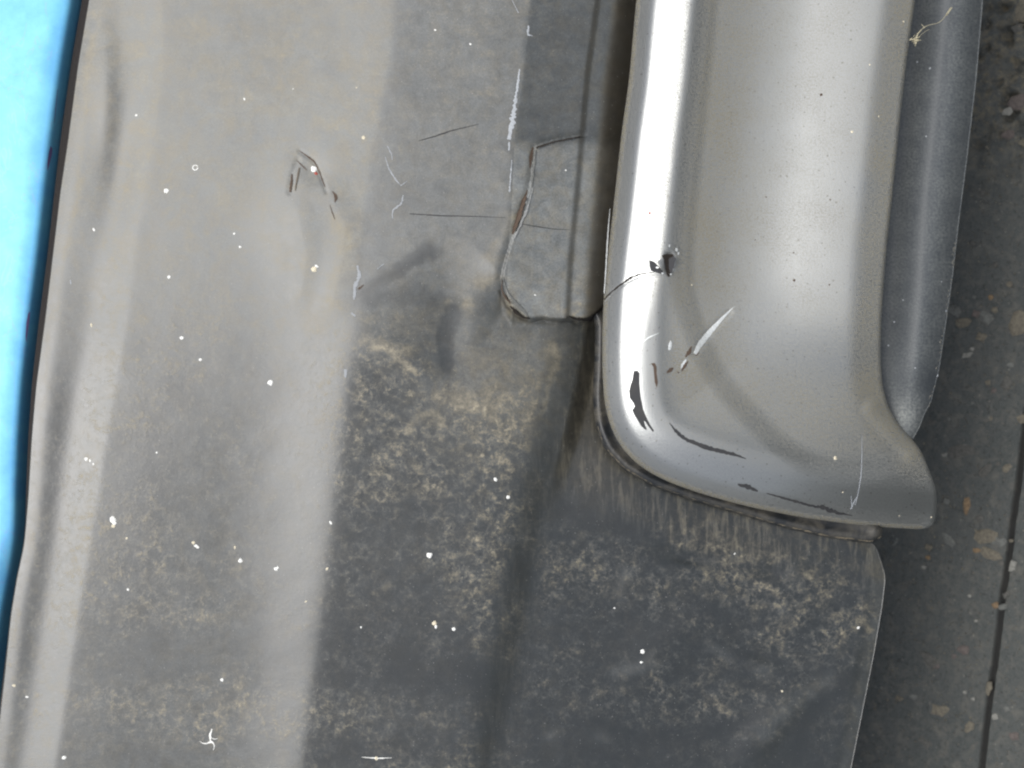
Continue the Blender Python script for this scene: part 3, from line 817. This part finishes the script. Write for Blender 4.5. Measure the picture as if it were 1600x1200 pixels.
for (cx, cy, a, b) in ((1057, 390, 2.3, 3.0), (1060, 396, 1.6, 2.5), (1051, 420, 1.6, 3.0), (1048, 428, 1.5, 2.0), (1053, 409, 1.2, 2.2), (1027, 418, 2.6, 1.5), (1035, 427, 1.6, 1.5), (1046, 384, 1.2, 2.5)):
    ang = np.linspace(0, 2 * np.pi, 8)[:-1]
    poly_sheet("torn_flake", np.stack([cx + a * np.cos(ang), cy + b * np.sin(ang) * (0.8 + 0.4 * rng.random(7))], -1), lambda x, y: H_trim(x, y) + 4.5, M_pale, trim, sp=2, lift=1.0)

# black backing plate under the trim
BO = smooth_path([(905, 470), (930, 500), (929, 560), (926, 620), (930, 665), (944, 702), (975, 735), (1020, 760), (1080, 782), (1150, 802), (1220, 823), (1290, 840), (1365, 850), (1378, 842), (1384, 826), (1300, 780), (1100, 700), (1010, 600), (980, 470)], 6, 1)
def H_back(x, y):
    d = pdist(x, y, BO[:140])
    base = -52 + 0.0 * x
    base = base - 0.15 * np.clip(x - 1000, 0, 500) 
    return base + 9 * sstep(0, 8, d) - 6 * sstep(8, 20, d)
backing = poly_sheet("trim_backing", [tuple(p) for p in BO], H_back, M_bk, car, sp=5, skirt=16)
backing["label"] = "thin black backing edge under the silver trim"
ribbon("dust_line", [(930, 655), (944, 697), (975, 731), (1020, 757), (1080, 779), (1150, 799), (1220, 820), (1290, 837), (1364, 847), (1377, 838)], [0.6, 1.4, 1.0, 0.6, 0.6, 0.8, 1.4, 2.2, 2.4, 1.2], H_back, simple("tan_dust", (0.15, 0.128, 0.09), 0.9, 0, 0.6), backing, 0.6, 0.8, 4, 0.3)

# ------------------------------------------------------------------ lower lip behind the trim
cl = Curve([(1536, 0), (1526, 120), (1511, 250), (1498, 350), (1489, 430), (1479, 500), (1468, 575), (1455, 628), (1444, 648), (1437, 668), (1424, 690)], 5)
def H_lip(x, y):
    u = cl(y) - x
    taper = 1 - sstep(560, 650, y)
    z = -70 + 0 * x
    ridge = 11 * sstep(112, 42, u) * taper
    ridge = ridge + 0.18 * np.clip(60 - u, 0, 14) * 0
    z = z + ridge + 2
    z = z - 0.020 * np.clip(42 - u, 0, 60) ** 2 * 1.0
    z = z - 8 * sstep(560, 640, y) * sstep(0, 30, u) - 0.004 * np.clip(y - 560, 0, 200) ** 1.5
    z = z - 20 * (1 - sstep(6, 60, x - (np.interp(y, [0, 300, 600], [1425, 1392, 1375]))))
    z = z + 1.6 * (fnoise(x, y, 120, 2) - 0.5)
    return z
def A_lip(x, y):
    u = cl(y) - x
    d = 0.27 + 0.06 * sstep(70, 100, u) - 0.12 * np.exp(-((u - 64) / 22.0) ** 2)
    d += 0.25 * blob(x, y, 1425, 660, 30, 24) + 0.15 * blob(x, y, 1405, 620, 30, 40) - 0.15 * blob(x, y, 1450, 600, 20, 40)
    return dict(dust=np.clip(d, 0, 1))
lip = grid_sheet("lower_lip", lambda y: np.full(np.shape(y), 1300.0), lambda y: cl(y), np.concatenate([np.arange(-700, 560, 5.0), np.arange(560, 688, 2.5)]), 90, H_lip, M_lip, car, A_lip, skirt=(0, 45, 0, 20))
lip["label"] = "rounded dark plastic lower lip with a bluish sheen"
# rough burr and grit along the edges of lip and trim
def flecks(name, pts, H, mat, parent, rr=(1.0, 2.4), lift=1.0):
    V = []; F = []
    for (x, y) in pts:
        r = rng.uniform(*rr); k = 6
        ang = np.linspace(0, 2 * np.pi, k + 1)[:-1] + rng.random()
        rad = r * (0.6 + 0.7 * rng.random(k))
        px = x + rad * np.cos(ang); py = y + rad * np.sin(ang)
        zc = float(H(np.array([x]), np.array([y]))[0]) + lift
        ring = world(px, py, np.full(k, zc))
        top = world(x, y, zc + r * 0.7)
        b = len(V)
        V.extend([tuple(q) for q in ring] + [tuple(top)])
        F.extend([(b + (i + 1) % k, b + i, b + k) for i in range(k)])
    me = mesh_from(name, np.array(V), np.array(F), False)
    set_pc(me, np.zeros(len(V)), np.zeros(len(V)))
    o = link(name, me, mat, parent); o["kind"] = "stuff"
    return o
M_grit = simple("edge_grit", (0.15, 0.145, 0.125), 0.8, 0, 0.5, 60)
yy = rng.uniform(380, 640, 46)
flecks("edge_burr", [(cl(y) - rng.uniform(0, 5), y) for y in yy], H_lip, M_grit, lip, (0.7, 1.9), 0.6)
yy = rng.uniform(60, 330, 26)
def xr_at(y): return float(np.interp(y, [0, 100, 200, 300, 380], [1430, 1416, 1405, 1395, 1386]))
flecks("edge_burr", [(xr_at(y) - rng.uniform(1, 5), y) for y in np.concatenate([yy * 0 + rng.uniform(70, 130, 26), rng.uniform(200, 330, 12)])], H_trim, M_grit, trim, (0.7, 1.8), 0.4)

# ------------------------------------------------------------------ marks on the cover
def rb(name, pts, wv, mat, lift=0.6, jit=0.35, lens=0.0, step=3.0):
    return ribbon(name, pts, wv, H_cover, mat, cover, lift, jit, step, lens)
# flap: dark gap and pale torn lip
rb("crack_gap", [(908, 213), (893, 216), (880, 219), (866, 221), (852, 226), (838, 231)], [0.8, 1.4, 2.2, 1.8, 2.6, 3.0], M_dark, 4.5)
rb("crack_gap", [(833, 230), (829, 248), (828, 262)], [2.0, 5.5, 1.5], M_brown, 2.5)
rb("torn_edge", [(836, 234), (834, 255), (832, 275), (831, 295)], [3.5, 5, 4, 1.5], M_torn, 2.0, 0.35, 0.6)
rb("torn_edge", [(833, 292), (829, 310), (824, 325), (814, 350), (804, 372)], [1.0, 2.2, 4.0, 3.0, 2.2], M_torn2, 2.2, 0.55, 0.6)
rb("crack_gap", [(824, 297), (818, 315), (812, 332), (806, 352), (801, 366)], [1.5, 5.5, 6.5, 7.0, 2.5], M_brown, 4.5)
rb("crack_gap", [(785, 438), (783, 452), (790, 466), (798, 474)], [1.0, 2.0, 3.0, 1.5], M_brown, 6)
rb("crack_gap", [(797, 478), (806, 488), (816, 496), (828, 498)], [1.6, 5.0, 3.0, 1.5], M_dark, 6.5)
rb("crack_gap", [(889, 494), (898, 498), (908, 499), (919, 500), (930, 495), (940, 485), (945, 474)], [1.5, 4.5, 4.0, 5.5, 5.0, 5.0, 4.0], M_dark, 7, 0.4)
rb("torn_edge", [(786, 432), (789, 448), (797, 462), (810, 478), (822, 490), (826, 496)], [1.5, 3.0, 3.0, 4.5, 5.0, 2.0], M_torn, 1.6, 0.3, 0.8)
rb("stress_line", [(815, 350), (840, 354), (865, 358), (890, 359)], [1.0, 1.4, 1.0, 0.6], M_bare, 0.5)
rb("stress_line", [(640, 334), (690, 337), (740, 338), (790, 340)], [1.2, 1.6, 1.2, 0.6], M_bare, 0.5)
# chafed white edge along the crease
for pts, wv in (([(826, 40), (824, 55), (832, 56)], [2, 3.5, 1.5]), ([(812, 108), (810, 128), (806, 150)], [1.5, 4, 3]), ([(806, 150), (803, 175), (799, 200), (795, 218)], [4, 7, 8, 4]),
                ([(796, 222), (795, 235)], [3, 2]), ([(800, 250), (796, 300)], [1.5, 2.0])):
    rb("chafe_mark", pts, wv, M_scuff, 0.7, 0.6, 0.4, 2.5)
for pts, wv in (([(605, 228), (612, 240), (613, 250)], [1.5, 2, 1]), ([(602, 245), (608, 265), (620, 283), (626, 290)], [1, 2, 2.5, 1]), ([(626, 290), (636, 283)], [2, 1]), ([(630, 305), (628, 318), (612, 330), (614, 342)], [2.5, 2.5, 3, 1]),
                ([(800, 0), (810, 20)], [1, 1.2]), ([(558, 415), (562, 430), (556, 448)], [3, 5, 3]), ([(556, 440), (553, 468)], [5, 3]), ([(549, 489), (555, 494)], [3, 2]), ([(590, 420), (600, 412)], [1.5, 1]),
                ([(540, 577), (540, 590)], [4, 3])):
    rb("chafe_mark", pts, wv, simple("chafe_pale", (0.27, 0.285, 0.30), 0.6), 0.6, 0.5, 0.2, 2.5)
# cuts on the shelf
rb("cut_mark", [(467, 235), (480, 244), (491, 252), (498, 266), (503, 280), (508, 292)], [0.5, 1.8, 2.2, 2.0, 1.6, 0.8], M_brown, 1.0)
rb("cut_mark", [(463, 250), (472, 259), (480, 266)], [0.5, 1.8, 0.8], M_brown, 1.0)
rb("cut_mark", [(468, 262), (464, 280), (461, 298)], [2.0, 2.6, 1.0], simple("soft_grime", (0.12, 0.10, 0.075), 0.85), 1.4)
rb("cut_mark", [(456, 272), (455, 288), (453, 300)], [1.5, 3.5, 3.5], M_brown, 1.4)
rb("cut_mark", [(519, 299), (525, 304), (526, 310), (523, 316)], [1.5, 4.5, 4.0, 1], M_brown, 0.9)
rb("cut_mark", [(515, 320), (519, 332), (523, 343)], [0.6, 1.5, 0.8], M_brown, 0.8)
rb("scratch_line", [(654, 220), (680, 213), (705, 204), (748, 194)], [0.8, 2.0, 1.5, 0.6], M_bare, 0.5)
rb("scratch_line", [(560, 452), (568, 445)], [3, 1], M_brown, 0.7)

# white spatter: one flattened drop, copied
def drop_mesh(name, seed, sx=1.0):
    r_ = np.random.default_rng(seed); k = 12
    ang = np.linspace(0, 2 * np.pi, k + 1)[:-1]
    jag = 0.82 + 0.36 * r_.random(k)
    V = []
    for rr, h in ((1.0, 0.0), (0.85, 0.18), (0.5, 0.33)):
        for a, j in zip(ang, jag):
            V.append((rr * j * math.cos(a) * sx, rr * j * math.sin(a), h))
    V.append((0, 0, 0.38))
    F = []
    for q in range(2):
        for i in range(k):
            a, b = q * k + i, q * k + (i + 1) % k
            F.append((a, b, b + k, a + k))
    for i in range(k):
        F.append((2 * k + i, 2 * k + (i + 1) % k, 3 * k))
    me = bpy.data.meshes.new(name); me.from_pydata(V, [], F); me.update()
    for p in me.polygons: p.use_smooth = True
    return me
DR = [drop_mesh("drop", 1), drop_mesh("drop", 5), drop_mesh("drop", 9, 0.7)]
for d_ in DR: d_.materials.append(M_white)
def surf_frame(H, x, y):
    e = 2.0
    p = world(x, y, float(H(np.array([x * 1.0]), np.array([y * 1.0]))[0]))
    px = world(x + e, y, float(H(np.array([x + e]), np.array([y * 1.0]))[0])) - p
    py = world(x, y - e, float(H(np.array([x * 1.0]), np.array([y - e]))[0])) - p
    a = Vector(px).normalized(); nn = a.cross(Vector(py)).normalized(); b = nn.cross(a)
    return Vector(p), a, b, nn
def speck(name, H, parent, x, y, r, mat=None, k=0, stretch=1.0):
    p, a, b, nn = surf_frame(H, x, y)
    o = bpy.data.objects.new(name, DR[k % 3]); col.objects.link(o)
    m = Matrix((a, b, nn)).transposed().to_4x4()
    rot = Matrix.Rotation(rng.uniform(0, 6.28), 4, 'Z')
    r = r * 0.85
    o.matrix_world = Matrix.Translation(p + nn * 0.2 * S) @ m @ rot @ Matrix.Diagonal((r * S, r * S * stretch, r * S * 0.8, 1))
    o.parent = parent
    if mat is not None:
        o.material_slots[0].link = 'OBJECT'; o.material_slots[0].material = mat
    return o
for k, (x, y, r) in enumerate([(260, 298, 4.6), (491, 264, 6.0), (382, 155, 2.2), (568, 215, 3.4), (213, 180, 2.0), (147, 359, 2.8), (264, 433, 3.2), (491, 421, 5.5), (495, 416, 3.0), (284, 528, 3.0),
        (422, 598, 5.2), (143, 508, 2.6), (313, 562, 2.4), (176, 812, 6.0), (179, 817, 4.5), (177, 822, 3), (135, 717, 3.6), (141, 720, 2.4), (146, 725, 1.6), (302, 848, 3.2), (306, 853, 3.6), (309, 855, 2.2),
        (376, 876, 4.2), (367, 855, 2.4), (431, 889, 3.0), (434, 887, 2.0), (517, 817, 2.8), (198, 841, 1.8), (671, 868, 5.4), (774, 749, 4.0), (794, 777, 3.4), (679, 974, 4.4), (681, 979, 3.0), (709, 983, 3.4),
        (564, 980, 1.6), (511, 889, 2.6), (1004, 1018, 4.2), (1002, 1035, 2.2), (1341, 981, 3.2), (588, 1185, 3.0), (347, 1062, 3.2), (100, 1184, 4.4), (200, 921, 2.0), (22, 1071, 2.6), (42, 1089, 2.4),
        (366, 365, 1.8), (375, 386, 2.0), (478, 940, 2.0), (735, 69, 1.6), (680, 47, 1.6), (1148, 865, 1.6), (1222, 1080, 1.8), (960, 950, 1.4), (458, 139, 1.2), (245, 707, 1.6), (557, 137, 1.2), (836, 461, 1.6), (884, 266, 1.3)]):
    s_ = speck("white_speck", H_cover, cover, x, y, r, M_cream if k % 4 == 3 else None, k, 1.0 if r > 3 else 1.3)
speck("red_speck", H_cover, cover, 494, 271, 3.6, M_red, 2)
speck("red_speck", H_trim, trim, 1015, 333, 2.4, M_red, 1)
ribbon("red_fleck", [(996, 368), (999, 371), (998, 375)], [0.7, 1.5, 0.6], H_trim, M_red, trim, 0.5, 0.2, 2)
for (x, y, r) in ((1241, 438, 2.4), (1283, 148, 2.6), (1296, 445, 1.6), (1297, 312, 1.5), (1197, 308, 1.3), (1240, 395, 1.4), (1180, 375, 1.2)):
    speck("dark_speck", H_trim, trim, x, y, r, M_brown, 0)
for (x, y, r) in ((1331, 206, 2.4), (1373, 182, 1.6), (1412, 34, 1.8), (1359, 101, 1.6), (1081, 445, 1.6), (1317, 769, 1.8), (1455, 808, 2.0), (1305, 716, 4.0), (1405, 806, 1.6)):
    speck("pale_speck", H_trim, trim, x, y, r, M_cream, 1)
for (x, y, r) in ((1453, 107, 2.0), (1397, 503, 1.8), (1388, 540, 1.8), (1411, 469, 1.4), (1471, 440, 1.5), (1478, 486, 2.2), (1465, 587, 3.0), (1433, 97, 1.8), (1447, 213, 1.4), (1430, 575, 1.4)):
    speck("pale_speck", H_lip, lip, x, y, r, M_scuff, 1)
# ring left by a dried drop
rg = [(305 + 4.5 * math.cos(a), 262 + 4.8 * math.sin(a)) for a in np.linspace(0, 5.9, 14)]
rb("dried_ring", rg, [1.8, 1.2, 2.2, 1.0, 1.8], M_white, 0.5, 0.3, 0.3, 2)
for pts, wv in (([(331, 1139), (328, 1148), (329, 1160)], [1.5, 3.5, 3.0]), ([(329, 1160), (318, 1163), (312, 1158)], [3, 1.5, 0.6]), ([(329, 1158), (336, 1164), (333, 1172)], [3, 1.5, 0.6]), ([(327, 1150), (334, 1156), (340, 1154)], [1.2, 1, 0.5])):
    rb("bird_splash", pts, wv, M_white, 0.6, 0.5, 0.3, 2)
rb("bird_splash", [(565, 1183), (590, 1185), (612, 1184)], [0.6, 2.0, 0.6], M_white, 0.5, 0.4, 0.2, 2)
rb("bird_splash", [(110, 437), (111, 444)], [1, 2], M_scuff, 0.5, 0.4, 0.2, 2)

# thin pale gleam of the trim's edge beside the groove, painted on as a pale strip
ribbon("edge_gleam", [(953, 326), (950, 360), (948, 395), (946, 430), (944, 458)], [0.8, 1.6, 2.0, 1.8, 1.0], lambda x, y: H_trim(x + 6, y) - 8, M_pale, trim, 0.0, 0.3, 4, 0.6)

# ------------------------------------------------------------------ dry grass strand caught on the trim
def tube(pts3, rad, seg=5):
    P = np.array(pts3, float); n = len(P); V = []; F = []
    T = np.gradient(P, axis=0)
    for i in range(n):
        t = Vector(T[i]).normalized(); a = t.orthogonal().normalized(); b = t.cross(a)
        r = rad[i] if hasattr(rad, '__len__') else rad
        for k in range(seg):
            th = 2 * math.pi * k / seg
            V.append(tuple(Vector(P[i]) + (a * math.cos(th) + b * math.sin(th)) * r))
    for i in range(n - 1):
        for k in range(seg):
            F.append((i * seg + k, i * seg + (k + 1) % seg, (i + 1) * seg + (k + 1) % seg, (i + 1) * seg + k))
    return V, F
strand = bpy.data.objects.new("dry_grass", None); col.objects.link(strand)
strand.location = Vector(world(1430, 62, 20)); strand.empty_display_size = 0.01
strand["label"] = "wisp of dry straw coloured grass caught on the right edge of the silver trim"
strand["category"] = "dry grass"
bpy.context.view_layer.update()
def strand_part(name, pts, r0, r1):
    p = smooth_path([(a, b) for a, b, c in pts], 2.5, 1)
    zz = np.interp(np.linspace(0, 1, len(p)), np.linspace(0, 1, len(pts)), [c for a, b, c in pts])
    P3 = world(p[:, 0], p[:, 1], zz) - np.array(strand.location)
    V, F = tube(P3, np.linspace(r0, r1, len(p)) * S)
    me = mesh_from(name, np.array(V), np.array(F)); o = link(name, me, M_straw, strand)
    return o
strand_part("stem", [(1430, 60, 24), (1436, 50, 26), (1444, 42, 24), (1455, 38, 12), (1465, 37, 0), (1474, 30, -10), (1480, 20, -22), (1485, 12, -32)], 0.7, 0.45)
strand_part("seed_head", [(1479, 23, -18), (1483, 18, -24), (1487, 12, -30)], 1.6, 1.2)
strand_part("stem", [(1428, 64, 24), (1438, 56, 24), (1446, 48, 10), (1452, 46, -5)], 0.5, 0.35)
strand_part("stem", [(1440, 38, 18), (1445, 44, 20)], 0.4, 0.35)
for i in range(15):
    a = rng.uniform(-0.2, 1.5); L = rng.uniform(6, 14); cx, cy = 1430 + rng.uniform(-4, 6), 64 + rng.uniform(-6, 4)
    strand_part("leaf_fibre", [(cx - L * 0.5 * math.cos(a), cy + L * 0.5 * math.sin(a), 22), (cx, cy, 27 + rng.uniform(0, 4)), (cx + L * 0.5 * math.cos(a + .3), cy - L * 0.5 * math.sin(a + .3), 24)], rng.uniform(0.5, 0.9), 0.4)

# ------------------------------------------------------------------ ground
ga = ground_pt(1597, 700)[:2]; gb = ground_pt(1532, 1200)[:2]
gd = gb - ga; gd = gd / np.linalg.norm(gd); gn = np.array([-gd[1], gd[0]])
tov = ground_pt(1400, 900)[:2] - ga
if np.dot(gn, tov) < 0: gn = -gn        # gn points towards the car
JW = 0.0024
def axis(dense, far=60.0):
    d = list(dense); st = d[1] - d[0]; v = d[0]; lo = []
    while v > -far:
        st *= 1.35; v -= st; lo.append(v)
    st = d[-1] - d[-2]; v = d[-1]; hi = []
    while v < far:
        st *= 1.35; v += st; hi.append(v)
    return np.array(lo[::-1] + d + hi)
hs1 = np.concatenate([np.arange(-0.06, -JW - 0.0006, 0.0012), [-JW - 0.0005, -JW, -JW + 0.0007, -0.001, 0.001, JW - 0.0007, JW, JW + 0.0005], np.arange(JW + 0.0015, 0.20, 0.0012)])
hh = axis(hs1); aa = axis(np.arange(-0.33, 0.30, 0.0012))
AA, HH = np.meshgrid(aa, hh, indexing='ij')
mm = 1e4
wob = 0.0006 * (fnoise(AA * mm, AA * 0 + 5, 120, 3) - 0.5) * 2 + 0.0004 * (fnoise(AA * mm, AA * 0 + 9, 25, 2) - 0.5)
near = (np.abs(HH) < 0.01)
GX = ga[0] + AA * gd[0] + (HH + np.where(near, wob, 0)) * gn[0]
GY = ga[1] + AA * gd[1] + (HH + np.where(near, wob, 0)) * gn[1]
fill = np.clip(0.35 + 1.2 * (fnoise(AA * mm, AA * 0 + 31, 300, 2) - 0.5), 0, 1)
joint = (np.abs(HH) < JW * 0.9)
reg = (np.abs(AA) < 1) & (np.abs(HH) < 1)
# coarse corner: the upper right of the view
cc = ground_pt(1600, 60)[:2]
dcc = np.hypot(GX - cc[0], GY - cc[1])
coarse = 1 - sstep(0.03, 0.11, dcc)
pit = coarse * np.clip(fnoise(GX * mm, GY * mm, 90, 3) - 0.52, 0, 1) * 2.0
GZ = 0.0016 * (fnoise(GX * mm, GY * mm, 260, 3) - 0.5) + 0.0007 * (fnoise(GX * mm, GY * mm, 40, 2) - 0.5) - 0.012 * pit
GZ = np.where(reg, GZ, 0.0)
jd = -0.006 * (1 - 0.3 * fill)
GZ = np.where(joint & (AA > -0.02) | joint & (AA <= -0.02), jd, GZ)
# small chunk missing where the joint breaks
n1, n2 = AA.shape
idx = np.arange(n1 * n2).reshape(n1, n2)
F = np.stack([idx[:-1, :-1], idx[1:, :-1], idx[1:, 1:], idx[:-1, 1:]], -1).reshape(-1, 4)
co = np.stack([GX, GY, GZ], -1).reshape(-1, 3)
v0, v1, v3 = co[F[0, 0]], co[F[0, 1]], co[F[0, 3]]
if np.cross(v1 - v0, v3 - v0)[2] < 0: F = F[:, ::-1]
me = mesh_from("ground", co, F)
set_attr(me, "coarse", coarse); set_attr(me, "tar", (joint * 1.0))
ground = link("ground", me, M_as)
ground["kind"] = "structure"
ground["label"] = "worn dark asphalt with a black joint and pale stones set in it"

# stones set in the asphalt, and grit
def stone_mesh(seed):
    r_ = np.random.default_rng(seed); V = []; k = 9
    ang = np.linspace(0, 2 * np.pi, k + 1)[:-1] + r_.uniform(-0.2, 0.2, k)
    jag = 0.65 + 0.55 * r_.random(k)
    for rr, h in ((1.05, -0.5), (1.0, 0.0), (0.72, 0.35 )):
        for a, j in zip(ang, jag): V.append((rr * j * math.cos(a), rr * j * math.sin(a), h + r_.uniform(-.06, .06)))
    V.append((0.1, 0, 0.45)); F = []
    for q in range(2):
        for i in range(k):
            a, b = q * k + i, q * k + (i + 1) % k
            F.append((a, b, b + k, a + k))
    for i in range(k): F.append((2 * k + i, 2 * k + (i + 1) % k, 3 * k))
    me = bpy.data.meshes.new("stone"); me.from_pydata(V, [], F); me.update()
    for p in me.polygons: p.use_smooth = True
    return me
SM = [stone_mesh(s_) for s_ in range(6)]
stcol = dict(tan=(0.100, 0.089, 0.066), grey=(0.088, 0.091, 0.083), pink=(0.080, 0.066, 0.059), pale=(0.16, 0.158, 0.14), dim=(0.060, 0.059, 0.052), orange=(0.13, 0.088, 0.048))
MS = {k: simple("stone_" + k, v, 0.8, 0, 0.35, 12) for k, v in stcol.items()}
for s_ in SM: s_.materials.append(MS["tan"])
def stone(x, y, r, asp=1.0, rot=0.0, c="tan", parent=ground, name="stone", up=0.15, flat=0.28):
    g = ground_pt(x, y, 0.0)
    R = r * S * 1.32
    o = bpy.data.objects.new(name, random.choice(SM)); col.objects.link(o)
    o.location = (g[0], g[1], -R * flat * 0.25 + R * up * 0.3 + 0.0002)
    # image angle -> ground angle (image right = -Y, image up = +X)
    o.rotation_euler = (0, 0, -math.pi / 2 + rot)
    o.scale = (R * asp, R, R * flat)
    if parent is not None: o.parent = parent
    o.material_slots[0].link = 'OBJECT'; o.material_slots[0].material = MS[c]
    return o
ST = [(1590, 505, 15, 1.3, 1.4, "tan"), (1541, 497, 10, 1.3, -0.8, "grey"), (1493, 486, 8, 1.4, -0.8, "grey"), (1505, 504, 8, 1.3, 0.1, "tan"), (1524, 490, 6, 1, 0, "pink"), (1532, 526, 7, 1.2, 0, "tan"),
      (1554, 484, 4.5, 1, 0, "tan"), (1522, 464, 3, 1, 0, "grey"), (1548, 464, 4, 1, 0, "orange"), (1577, 444, 4, 1, 0, "tan"), (1510, 555, 4, 2.2, 0.3, "pale"), (1519, 545, 3, 1, 0, "pale"), (1544, 598, 4.5, 1, 0, "tan"), (1572, 600, 8, 1.4, 1.4, "dim"),
      (1552, 610, 4, 1, 0, "pink"), (1556, 414, 5, 1, 0, "dim"), (1504, 704, 11, 2.2, 0.1, "dim"), (1507, 697, 4, 1, 0, "grey"), (1476, 711, 4, 1.5, 0, "pale"), (1478, 783, 5.5, 1, 0, "grey"), (1510, 790, 5, 2.4, 1.5, "orange"), (1543, 838, 12, 1.7, 0.0, "tan"),
      (1559, 846, 8, 1.4, 0, "grey"), (1482, 843, 6, 2.0, -0.8, "grey"), (1450, 855, 5, 1.2, 0, "tan"), (1400, 846, 3, 3.2, 1.0, "grey"), (1526, 860, 4, 1.3, 0, "orange"), (1548, 866, 9, 1.6, -0.4, "tan"), (1450, 871, 3.5, 1, 0, "orange"), (1443, 886, 3, 1.3, 0, "pale"),
      (1505, 1015, 7, 1.2, 0, "pink"), (1454, 1031, 8, 2.0, -0.6, "dim"), (1463, 1040, 5, 1.2, 0, "pink"), (1490, 1025, 4, 1, 0, "pink"), (1508, 1082, 3, 1.2, 0, "pale"), (1465, 1110, 10, 1.6, 0.2, "tan"), (1514, 1136, 6, 1.5, 1.0, "tan"), (1585, 1151, 7, 1.2, 0, "pink"),
      (1573, 1107, 4, 1.2, 0, "grey"), (1555, 1120, 5, 1, 0, "pale"), (1446, 1160, 8, 1.7, -0.8, "dim"), (1428, 1089, 5, 1.2, 0, "grey"), (1404, 1091, 4, 1.7, 0, "tan"), (1520, 1092, 2.6, 1, 0, "pale"), (1590, 158, 12, 1.3, 0.4, "pink"), (1574, 174, 6, 1.2, 0.3, "pale"),
      (1597, 12, 14, 1.3, 1.4, "tan"), (1590, 45, 8, 1.2, 0, "dim"), (1535, 105, 5, 1.4, 0, "dim"), (1575, 210, 7, 1.3, 0, "pink"), (1599, 222, 6, 1, 0, "tan"), (1580, 845, 3, 1, 0, "tan"), (1415, 918, 3.5, 1.6, 0.5, "dim"), (1422, 910, 3, 1.6, 0.5, "dim"),
      (1392, 927, 2.6, 1.5, 0.5, "grey"), (1515, 931, 2.4, 1, 0, "pale"), (1525, 970, 2.4, 1, 0, "pale"), (1441, 970, 2.6, 1.6, 0, "dim"), (1564, 880, 4, 1, 0, "dim"), (1455, 660, 5, 1.5, 0, "dim"), (1545, 655, 5, 1.4, 0.5, "tan"), (1598, 655, 8, 1.2, 0, "tan"), (1560, 725, 4, 1, 0, "dim"),
      (1540, 735, 7, 1.6, 0.8, "dim"), (1530, 810, 5, 1.2, 0, "dim"), (1575, 730, 6, 1.6, 0.6, "tan"), (1483, 655, 3, 1, 0, "grey"), (1520, 630, 3, 1, 0, "grey"), (1579, 570, 4, 1.2, 0, "grey"), (1496, 402, 4, 1.5, 0, "dim"), (1520, 380, 4, 1, 0, "dim"), (1535, 300, 5, 1, 0, "dim"), (1560, 330, 5, 1.3, 0, "dim")]
for a in ST: stone(*a)
# grit too small to count
V = []; F = []
for i in range(2600):
    x = rng.uniform(1340, 1640); y = rng.uniform(-60, 1260)
    tl = rng.random()
    if y < 330 and tl < 0.5: x = rng.uniform(1520, 1640)
    g = ground_pt(x, y); r = rng.uniform(0.5, 1.5) * S * 1.3 * (1.6 if rng.random() < 0.07 else 1)
    rel = np.array([g[0], g[1]]) - ga
    if abs(rel @ gn) < 0.004: continue
    a0 = rng.random() * 6.28; b = len(V); k = 5
    for j in range(k):
        rr = r * rng.uniform(0.6, 1.2); V.append((g[0] + rr * math.cos(a0 + j * 1.2566), g[1] + rr * math.sin(a0 + j * 1.2566), 0.0))
    V.append((g[0], g[1], 0.0010 + r * 0.5)); F += [(b + j, b + (j + 1) % k, b + k) for j in range(k)]
me = mesh_from("grit", np.array(V), np.array(F), False)
gm = NT("grit_mix"); gi = gm.noise(gm.new("ShaderNodeTexCoord").outputs["Object"], 260.0, 2.0)
gm.set(color=gm.mix(gm.rng(gi, 0.35, 0.7), (0.05, 0.05, 0.045), (0.20, 0.175, 0.13)), rough=0.85)
grit = link("grit", me, gm.m, ground); grit["kind"] = "stuff"

# loose pebbles wedged in the joint
pebs = [(1556, 946, 5.5, 1.1, 0.2, "orange", "small orange pebble at the middle of the black joint, left side"),
        (1567, 948, 5.0, 1.3, 0.3, "grey", "small grey pebble wedged in the joint beside the orange one"),
        (1583, 884, 6.0, 1.7, 1.2, "pale", "pale elongated pebble in the joint, the uppermost one"),
        (1572, 930, 5.0, 1.2, 0.9, "dim", "dull brown pebble in the joint just above the orange pebble"),
        (1545, 1075, 4.5, 2.2, 1.4, "tan", "narrow tan pebble low in the black joint near the frame bottom")]
for x, y, r, asp, rot, c, lab in pebs:
    o = stone(x, y, r, asp, rot, c, None, "pebble", 1.2, 0.6)
    o["label"] = lab; o["category"] = "pebble"; o["group"] = "pebbles caught in the joint"
